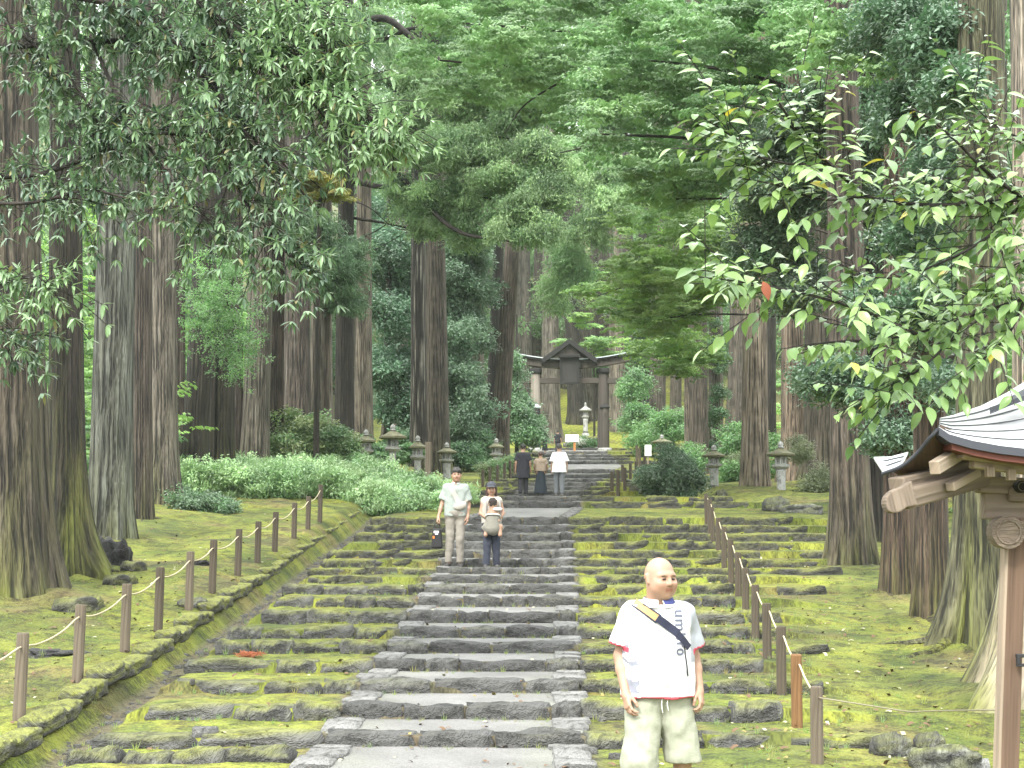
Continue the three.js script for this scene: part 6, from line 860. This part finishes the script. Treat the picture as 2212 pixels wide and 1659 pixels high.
async function buildPeople() {
  const at = (px, d) => { const x = (px - CX) / F * d; return G(x, d, 0.0); };
  // ---------------- the bald man
  {
    const pos = at(1418, 10); pos.y = p0(10);
    const fg = figure('person', 'bald man in a white polo shirt and sage shorts walking down past the posts', pos, 0.10, 1.745, {
      fine: true, cell: 0.012, fat: 0.012, belly: 0.118, thick: 1.0, face: { wide: 1.06, jaw: 1.12, neck: 1.15 }, headScale: 1.06, headTilt: [0.04, 0.42, 0.0], scalp: true, brow: [0.10, 0.075, 0.06],
      joints: { head: [0.012, 1.622, 0.03], elL: [-0.232, 1.135, -0.05], elR: [0.238, 1.12, -0.07], wrL: [-0.222, 0.91, 0.09], wrR: [0.256, 0.925, 0.02], shL: [-0.172, 1.395, -0.01], shR: [0.172, 1.40, -0.01], hipL: [-0.088, 0.905, 0], hipR: [0.088, 0.905, 0], knL: [-0.14, 0.49, 0.10], knR: [0.145, 0.50, 0.03], anL: [-0.13, 0.085, 0.10], anR: [0.12, 0.12, -0.08], toL: [-0.16, 0.04, 0.25], toR: [0.14, 0.05, 0.06] }, handL: { curl: 0.7, palm: [0.9, 0, -0.35] }, handR: { curl: 0.85, palm: [-0.8, 0, -0.5] },
    });
    const sh = shirtSDF(fg, { hem: 0.885, sleeve: 0.74, ease: 0.024, loose: 0.03, seed: 4, neckY: 1.485 }); const W = [0.64, 0.64, 0.645];
    const cuff = (x, y, z) => sh.S.some((s) => { const k = (x - s.b[0]) * s.dir[0] + (y - s.b[1]) * s.dir[1] + (z - s.b[2]) * s.dir[2]; return k > -0.014 && k < 0.02 && Math.abs(x) > 0.19 && y > 1.0 && Math.hypot(x - s.b[0], z - s.b[2]) < 0.115; });
    meshCloth(sh.f, [-0.42, 0.84, -0.32], [0.42, 1.53, 0.34], 0.0085, std({ vertexColors: true, bumpMap: T_clothB, bumpScale: 0.0004, roughness: 0.9 }), fg, 'shirt', (c, x, y, z, a, b) => {
      let k = W; if (y < 0.896) k = [0.42, 0.06, 0.08]; else if (cuff(x, y, z)) k = [0.40, 0.05, 0.08];
      else if (x > 0.15 && y > 1.1 && (x > 0.19 || z < 0.05)) k = [0.30, 0.315, 0.35]; else if (x < -0.145 && y < 1.23 && y > 0.92 && z < 0.14 && x > -0.25 && nz(x * 14, y * 26, z * 8) > 0.12) k = [0.2, 0.21, 0.25];  // grey right side paints the shade on the shirt; left blotches are print
      c.setRGB(...k); });
    // collar, open with navy and red inside
    const col = [-1, 1].map((s) => Array.from({ length: 9 }, (_, i) => { const a = lerp(0.15, 2.6, i / 8) * s; return V(Math.sin(a) * 0.088, 1.478 + 0.02 * (1 - Math.cos(a)) * 0.6, Math.cos(a) * 0.085 + 0.0); }));
    for (const [i, c] of col.entries()) fg.part('collar', slab([c.map((p) => p.clone().add(V(0, 0.012, 0))), c.map((p) => V(p.x * 1.28, p.y - 0.032, p.z * 1.3 + 0.012))], V(0, 0.005, 0)), cloth(W), null);
    fg.part('collar_lining', slab([col[1].slice(0, 5).map((p) => p.clone().add(V(0.004, 0.017, 0.004))), col[1].slice(0, 5).map((p) => V(p.x * 1.12 + 0.01, p.y - 0.012, p.z * 1.12 + 0.012))], V(0, 0.004, 0)), cloth([0.05, 0.06, 0.20]), 'navy lining of the open collar');
    legsCloth(fg, { top: 0.925, hem: [0.445, 0.487], ease: 0.026, flare: 0.026, seed: 8, color: [0.30, 0.31, 0.24], cell: 0.010, name: 'shorts', crease: 1.6 });
    for (const [x, l] of [[-0.005, 0.085], [0.03, 0.07]]) { const z = frontZ(sh.f, x, 0.90) ?? 0.2; fg.part('drawstring', tubeAlong([V(x, 0.885, z - 0.02), V(x - 0.004, 0.885 - l * 0.5, z - 0.012), V(x + 0.004, 0.885 - l, z - 0.018)], 0.0035), cloth([0.75, 0.75, 0.72])); }
    shoes(fg, [0.05, 0.05, 0.06]);
    // lettering down the chest
    const font = await new FontLoader().loadAsync('fonts/droid/droid_sans_bold.typeface.json');
    const shapes = font.generateShapes('umbro', 0.082), sg = new THREE.ShapeGeometry(shapes, 4); sg.computeBoundingBox(); const tw = sg.boundingBox.max.x;
    let lg = sg; { const p = lg.attributes.position, sc = 0.285 / tw; for (let i = 0; i < p.count; i++) { const u = p.getX(i) * sc, v = p.getY(i) * sc; const x = 0.104 + v - 0.02, y = 1.435 - u; p.setXYZ(i, x, y, (frontZ(sh.f, x, y) ?? 0.1) + 0.004); } lg.computeVertexNormals(); }
    fg.part('lettering', lg, std({ color: C(0.10, 0.11, 0.15), side: THREE.DoubleSide }), 'dark letters running down the shirt front');
    // shoulder strap
    const st = thing('bag_strap', 'tan and black shoulder strap slung across the bald man', 'strap', pos, 0.10); st.scale.copy(fg.t.scale);
    const surf = (x, y) => V(x, y, (frontZ(sh.f, x, y) ?? 0.02) + 0.004);
    const line = (a, b, n, w, th, m, nm) => { const pts = Array.from({ length: n + 1 }, (_, i) => { const u = i / n; return surf(lerp(a[0], b[0], u), lerp(a[1], b[1], u)); }); const rows = [-1, 1].map((s) => pts.map((p, i) => { const t = pts[Math.min(n, i + 1)].clone().sub(pts[Math.max(0, i - 1)]); const sd = V(-t.y, t.x, 0).normalize().multiplyScalar(s * w / 2); const q = surf(p.x + sd.x, p.y + sd.y); q.z = Math.min(q.z, p.z + 0.02); q.z = Math.max(q.z, p.z - 0.03); return q.add(V(0, 0, th)); })); return part(nm, slab(rows, V(0, 0, th)), m, st); };
    line([-0.158, 1.475], [-0.02, 1.375], 10, 0.055, 0.005, cloth([0.42, 0.27, 0.12]), 'shoulder_pad');
    line([-0.028, 1.381], [0.10, 1.285], 8, 0.05, 0.008, cloth([0.02, 0.022, 0.045]), 'webbing'); line([0.09, 1.293], [0.178, 1.195], 8, 0.042, 0.005, cloth([0.02, 0.022, 0.045]), 'webbing');
    for (const s of [-1, 1]) line([-0.165 + 0.014 * s, 1.478 + 0.018 * s], [-0.018 + 0.016 * s, 1.372 + 0.022 * s], 8, 0.008, 0.0075, cloth([0.02, 0.022, 0.045]), 'pad_edge');
    line([0.138, 1.22], [0.16, 1.02], 6, 0.009, 0.003, cloth([0.02, 0.02, 0.03]), 'loose_end');
  }
  // ---------------- man and mother with baby coming down
  {
    const d = 27, pos = at(985, d);
    const fg = figure('person', 'man with dark hair in a pale polo shirt and beige trousers holding a black bag', pos, 0.02, 1.72, { cell: 0.015, hair: 'short', thick: 0.86, headTilt: [0.05, 0.06, 0], joints: { head: [0.01, 1.62, 0.02], shL: [-0.16, 1.40, -0.01], shR: [0.16, 1.395, -0.01], elL: [-0.238, 1.12, -0.02], wrL: [-0.30, 0.89, 0.05], elR: [0.225, 1.11, -0.02], wrR: [0.21, 0.89, 0.06], knL: [-0.10, 0.49, 0.03], knR: [0.075, 0.50, 0.06], anL: [-0.125, 0.085, 0.02], anR: [0.075, 0.085, 0.02], toL: [-0.15, 0.035, 0.16], toR: [0.09, 0.035, 0.17] }, handL: { curl: 1.25 } });
    const sh = shirtSDF(fg, { hem: 0.905, sleeve: 0.78, ease: 0.014, loose: 0.016, seed: 14 });
    meshCloth(sh.f, [-0.42, 0.86, -0.28], [0.42, 1.53, 0.30], 0.012, cloth([0.28, 0.315, 0.292]), fg, 'shirt');
    const col = [-1, 1].map((s) => Array.from({ length: 7 }, (_, i) => { const a = lerp(0.2, 2.6, i / 6) * s; return V(Math.sin(a) * 0.075, 1.475, Math.cos(a) * 0.075 - 0.01); })); for (const c of col) fg.part('collar', slab([c.map((p) => p.clone().add(V(0, 0.015, 0))), c.map((p) => V(p.x * 1.3, p.y - 0.025, p.z * 1.35 + 0.01))], V(0, 0.006, 0)), cloth([0.31, 0.345, 0.32]));
    legsCloth(fg, { hem: 0.10, ease: 0.006, flare: 0.006, seed: 11, color: [0.235, 0.215, 0.185], cell: 0.014, crease: 1.4 }); shoes(fg, [0.03, 0.028, 0.028], 'sandal');
    // bag in his hand
    const hp = V(-0.322, 0.79, 0.07).multiplyScalar(1.72 / 1.75).add(pos); const bag = thing('hand_bag', 'black upright bag hanging from the hand of the man in the pale polo', 'bag', V(hp.x, hp.y - 0.46, hp.z));
    part('bag_body', (() => { const g = new RoundedBoxGeometry(0.19, 0.34, 0.12, 3, 0.035); boxUV(g, 2); g.translate(0, 0.19, 0); const p = g.attributes.position; for (let i = 0; i < p.count; i++) { const y = p.getY(i); p.setX(i, p.getX(i) * lerp(1.08, 0.78, y / 0.36)); } g.computeVertexNormals(); return g; })(), mat.black, bag);
    part('bag_handle', new THREE.TubeGeometry(new THREE.CatmullRomCurve3([V(-0.05, 0.35, 0), V(-0.045, 0.42, 0), V(0, 0.455, 0), V(0.045, 0.42, 0), V(0.05, 0.35, 0)]), 14, 0.009, 6, false), mat.black, bag);
    part('label_patch', bx(0.085, 0.035, 0.006, -0.01, 0.30, 0.064, 0.002), mat.sign, bag); part('label_patch', bx(0.05, 0.018, 0.006, -0.005, 0.265, 0.065, 0.002), mat.sign, bag); part('orange_tab', bx(0.03, 0.045, 0.006, -0.055, 0.21, 0.066, 0.002), std({ color: C(0.7, 0.2, 0.03) }), bag);
    // pouch across his chest
    const po = thing('sling_pouch', 'cream sling pouch worn across the pale polo shirt', 'bag', pos, 0.02); po.scale.copy(fg.t.scale);
    const z0 = frontZ(sh.f, 0.08, 1.06) ?? 0.14; part('pouch_body', (() => { const g = new THREE.SphereGeometry(1, 18, 12); g.scale(0.115, 0.075, 0.045); g.rotateZ(0.25); g.translate(0.075, 1.08, z0 + 0.01); return g; })(), cloth([0.40, 0.37, 0.335]), po);
    const rows = [-1, 1].map((s) => Array.from({ length: 9 }, (_, i) => { const u = i / 8, x = lerp(-0.12, 0.06, u) + s * 0.035, y = lerp(1.46, 1.12, u) + s * 0.018; return V(x, y, (frontZ(sh.f, x, y) ?? 0.02) + 0.012); })); part('pouch_strap', slab(rows, V(0, 0, 0.01)), cloth([0.42, 0.385, 0.35]), po);
    const r2 = [-1, 1].map((s) => Array.from({ length: 5 }, (_, i) => { const u = i / 4, x = lerp(0.14, 0.20, u) + s * 0.012, y = lerp(1.12, 1.19, u) - s * 0.016; return V(x, y, (frontZ(sh.f, Math.min(x, 0.18), y) ?? 0.05) + 0.008 - 0.3 * Math.max(0, x - 0.18)); })); part('pouch_strap', slab(r2, V(0, 0, 0.01)), cloth([0.42, 0.385, 0.35]), po);
  }
  {
    const d = 26.8, pos = at(1062, d), Hh = 1.455, k = Hh / 1.75;
    const fg = figure('person', 'woman in a dark cap and navy trousers carrying a baby on her front', pos, 0, Hh, { cell: 0.015, hair: 'long', hairColor: [0.045, 0.018, 0.015], thick: 0.85, headTilt: [0.12, -0.05, 0], headScale: 1.08, joints: { shL: [-0.165, 1.385, -0.01], shR: [0.165, 1.385, -0.01], elL: [-0.225, 1.12, 0.03], wrL: [-0.02, 0.985, 0.27], elR: [0.235, 1.12, 0.03], wrR: [0.12, 0.97, 0.27], knL: [-0.085, 0.49, 0.05], knR: [0.09, 0.49, 0.0], anL: [-0.105, 0.085, 0.05], anR: [0.105, 0.085, -0.08], toL: [-0.12, 0.035, 0.19], toR: [0.12, 0.035, 0.05] }, handL: { curl: 0.5, palm: [0, 0.3, -1], dir: [1, -0.15, 0.1] }, handR: { curl: 0.5, palm: [0, 0.3, -1], dir: [-1, -0.1, 0.1] } });
    const sh = shirtSDF(fg, { hem: 0.92, sleeve: 0, ease: 0.016, loose: 0.02, seed: 24 });
    meshCloth(sh.f, [-0.34, 0.88, -0.26], [0.34, 1.5, 0.28], 0.013, cloth([0.40, 0.36, 0.32]), fg, 'sleeveless_top');
    legsCloth(fg, { hem: 0.07, ease: 0.008, flare: 0.012, seed: 21, color: [0.035, 0.04, 0.06], cell: 0.014, top: 1.03 }); shoes(fg, [0.06, 0.055, 0.055]);
    const capM = cloth([0.045, 0.048, 0.06]); const cg = sdfMesh((x, y, z) => Math.max(ell(x, y, z, [0, 0.035, -0.01], [0.098, 0.108, 0.114]), -(y - 0.052)), [-0.13, 0.03, -0.15], [0.13, 0.17, 0.14], 0.007); fg.onHead('cap', cg, capM);
    const brim = sdfMesh((x, y, z) => Math.max(ell(x, y - 0.10 * (0.12 - z) + 0.35 * x * x * 3, z, [0, 0.052, 0.09], [0.085, 0.011, 0.09]), -(z - 0.05)), [-0.11, 0.0, 0.03], [0.11, 0.1, 0.2], 0.006); fg.onHead('cap_brim', brim, capM);
    // the baby and its carrier
    const bp = pos.clone().add(V(0.03 * k, 0.70, 0.19)); const baby = thing('person', 'baby with dark hair sitting in the carrier on the woman, bare legs hanging', 'person', bp, Math.PI - 0.2);
    const BL = [[[0, 0.08, 0], [0, 0.26, 0], 0.085, 0.07], [[-0.05, 0.06, -0.01], [-0.115, 0.0, 0.03], 0.05, 0.042], [[-0.115, 0.0, 0.03], [-0.125, -0.13, 0.0], 0.04, 0.03], [[-0.125, -0.13, 0], [-0.13, -0.145, 0.05], 0.026, 0.02], [[0.05, 0.06, -0.01], [0.115, 0.0, 0.03], 0.05, 0.042], [[0.115, 0.0, 0.03], [0.125, -0.13, 0.0], 0.04, 0.03], [[0.125, -0.13, 0], [0.13, -0.145, 0.05], 0.026, 0.02], [[-0.07, 0.24, 0], [-0.11, 0.17, 0.09], 0.032, 0.025], [[0.07, 0.24, 0], [0.11, 0.17, 0.09], 0.032, 0.025]]; const [lo, hi] = boundsOf(BL, 0.03); const bh = sdfMesh(headSDF({ wide: 1.05, jaw: 0.95 }), [-0.115, -0.18, -0.13], [0.115, 0.145, 0.135], 0.008), hmx = new THREE.Matrix4().makeScale(0.8, 0.78, 0.8); hmx.setPosition(0, 0.385, 0.0); bh.applyMatrix4(hmx);
    part('body', setColors(mergeGeometries([sdfMesh((x, y, z) => caps(x, y, z, BL, 0.03), lo, hi, 0.009), bh]), (c) => c.setRGB(...SKIN)), std({ vertexColors: true, roughness: 0.6 }), baby);
    const hr = sdfMesh(hairSDF('short'), [-0.14, -0.24, -0.18], [0.14, 0.16, 0.13], 0.009); hr.applyMatrix4(hmx); part('hair', hr, std({ color: C(0.025, 0.018, 0.015) }), baby);
    part('bib', (() => { const g = new THREE.SphereGeometry(1, 14, 10); g.scale(0.085, 0.03, 0.06); g.translate(-0.085, 0.30, -0.03); return g; })(), cloth([0.78, 0.78, 0.78]), baby);
    const cr = thing('baby_carrier', 'greige baby carrier strapped to the woman in the cap', 'baby carrier', bp); 
    part('carrier_panel', sdfMesh((x, y, z) => Math.max(smin(cap(x, y, z, [0, -0.02, -0.02], [0, 0.15, -0.03], 0.125, 0.12), cap(x, y, z, [-0.09, 0.0, -0.06], [0.09, 0.0, -0.06], 0.085, 0.085), 0.05) + 0.003 * nz(x * 20, y * 30, z * 20), y - 0.215), [-0.22, -0.2, -0.2], [0.22, 0.26, 0.16], 0.011), cloth([0.21, 0.20, 0.17]), cr);
    part('carrier_rim', tubeAlong([V(-0.125, 0.17, -0.03), V(-0.10, 0.205, 0.05), V(0, 0.215, 0.098), V(0.10, 0.205, 0.05), V(0.125, 0.17, -0.03)], 0.014), cloth([0.60, 0.60, 0.56]), cr);
    for (const s of [-1, 1]) part('carrier_strap', tubeAlong([V(s * 0.115, 0.16, -0.02), V(s * 0.12, 0.32, -0.06), V(s * 0.105, 0.46, -0.14), V(s * 0.10, 0.475, -0.2)], 0.018), cloth([0.26, 0.25, 0.23]), cr);
    part('waist_belt', tubeAlong([V(-0.17, 0.0, -0.17), V(-0.12, -0.05, -0.02), V(0, -0.06, 0.045), V(0.12, -0.05, -0.02), V(0.17, 0.0, -0.17)], 0.032), cloth([0.20, 0.19, 0.17]), cr);
  }
  // ---------------- three walking up, seen from behind
  const walk = (s) => ({ knL: [-0.09, 0.50, 0.04 + 0.05 * s], knR: [0.09, 0.50, 0.04 - 0.05 * s], anL: [-0.09, 0.085 + (s < 0 ? 0.06 : 0), 0.06 * s], anR: [0.09, 0.085 + (s > 0 ? 0.06 : 0), -0.12 * s], toL: [-0.10, 0.035 + (s < 0 ? 0.02 : 0), 0.06 * s + 0.15], toR: [0.10, 0.035 + (s > 0 ? 0.02 : 0), -0.12 * s + 0.14] });
  const back = (label, px, d, h, o) => { const pos = at(px, d); const fg = figure('person', label, pos, Math.PI + (o.turn ?? 0), h, { cell: 0.02, hair: o.hair ?? 'short', hairColor: o.hairColor, joints: { ...walk(o.stride ?? 1), ...(o.joints ?? {}) }, thick: 0.95 }); const sh = shirtSDF(fg, { hem: o.hem ?? 0.9, sleeve: o.sleeve ?? 0.75, ease: 0.022, loose: o.loose ?? 0.025, seed: px }); meshCloth(sh.f, [-0.44, (o.hem ?? 0.9) - 0.04, -0.3], [0.44, 1.53, 0.3], 0.016, cloth(o.top), fg, 'shirt'); if (o.skirt) { meshCloth((x, y, z) => { const t = clamp((1.03 - y) / 0.93); const r = lerp(0.135, 0.24, Math.pow(t, 0.8)); return Math.max(Math.abs(0) + (Math.hypot(x * 0.95, z * 1.12) - r - 0.014 * Math.sin(Math.atan2(z, x) * 9 + y * 2) * t) * 0.8, y - 1.04, (o.skirtHem ?? 0.12) - y); }, [-0.34, 0.08, -0.34], [0.34, 1.08, 0.34], 0.016, cloth(o.bottom), fg, 'skirt'); } else legsCloth(fg, { hem: 0.09, ease: 0.012, flare: 0.012, seed: px, color: o.bottom, cell: 0.018 }); shoes(fg, o.shoe ?? [0.05, 0.05, 0.05]); return fg; };
  back('man in a black shirt and black trousers walking up, seen from behind', 1130, 50.6, 1.68, { top: [0.022, 0.022, 0.03], bottom: [0.02, 0.02, 0.025], hem: 0.62, stride: 1, loose: 0.03 });
  back('woman in a beige top and long dark skirt walking up between two men', 1168, 50.9, 1.45, { top: [0.32, 0.25, 0.19], bottom: [0.022, 0.03, 0.04], skirt: true, hair: 'tied', hairColor: [0.06, 0.035, 0.025], hem: 0.98, sleeve: 0.55, stride: -1, joints: { elL: [-0.25, 1.14, 0.02], elR: [0.25, 1.14, 0.02], wrL: [-0.20, 0.95, 0.12], wrR: [0.20, 0.95, 0.12] } });
  back('man in a loose white T-shirt and grey jeans walking up, seen from behind', 1208, 50.2, 1.68, { top: [0.80, 0.80, 0.80], bottom: [0.14, 0.15, 0.16], hem: 0.80, sleeve: 0.9, loose: 0.055, hairColor: [0.05, 0.045, 0.045], stride: -1, shoe: [0.12, 0.11, 0.10] });
  back('woman in a dark dress near the gate, small in the distance', 1177, 103, 1.5, { top: [0.03, 0.03, 0.035], bottom: [0.02, 0.02, 0.025], skirt: true, hair: 'tied', hem: 0.98, skirtHem: 0.3, turn: 0.6 });
  back('man in a black T-shirt near the gate, small in the distance', 1205, 104, 1.6, { top: [0.018, 0.018, 0.022], bottom: [0.03, 0.03, 0.035], hem: 0.9, turn: -0.3 });
}
// ------------------------------------------------------------------ build
buildTrunks();
buildGround();
buildStairs();
buildCrowns();
buildNearBranches();
buildGate();
buildPavilion();
buildLanterns();
buildSigns();
buildPosts();
buildRocks();
await buildPeople();
scene.traverse((o) => { if (o.isMesh) { o.castShadow = true; o.receiveShadow = true; } });
renderer.render(scene, camera);
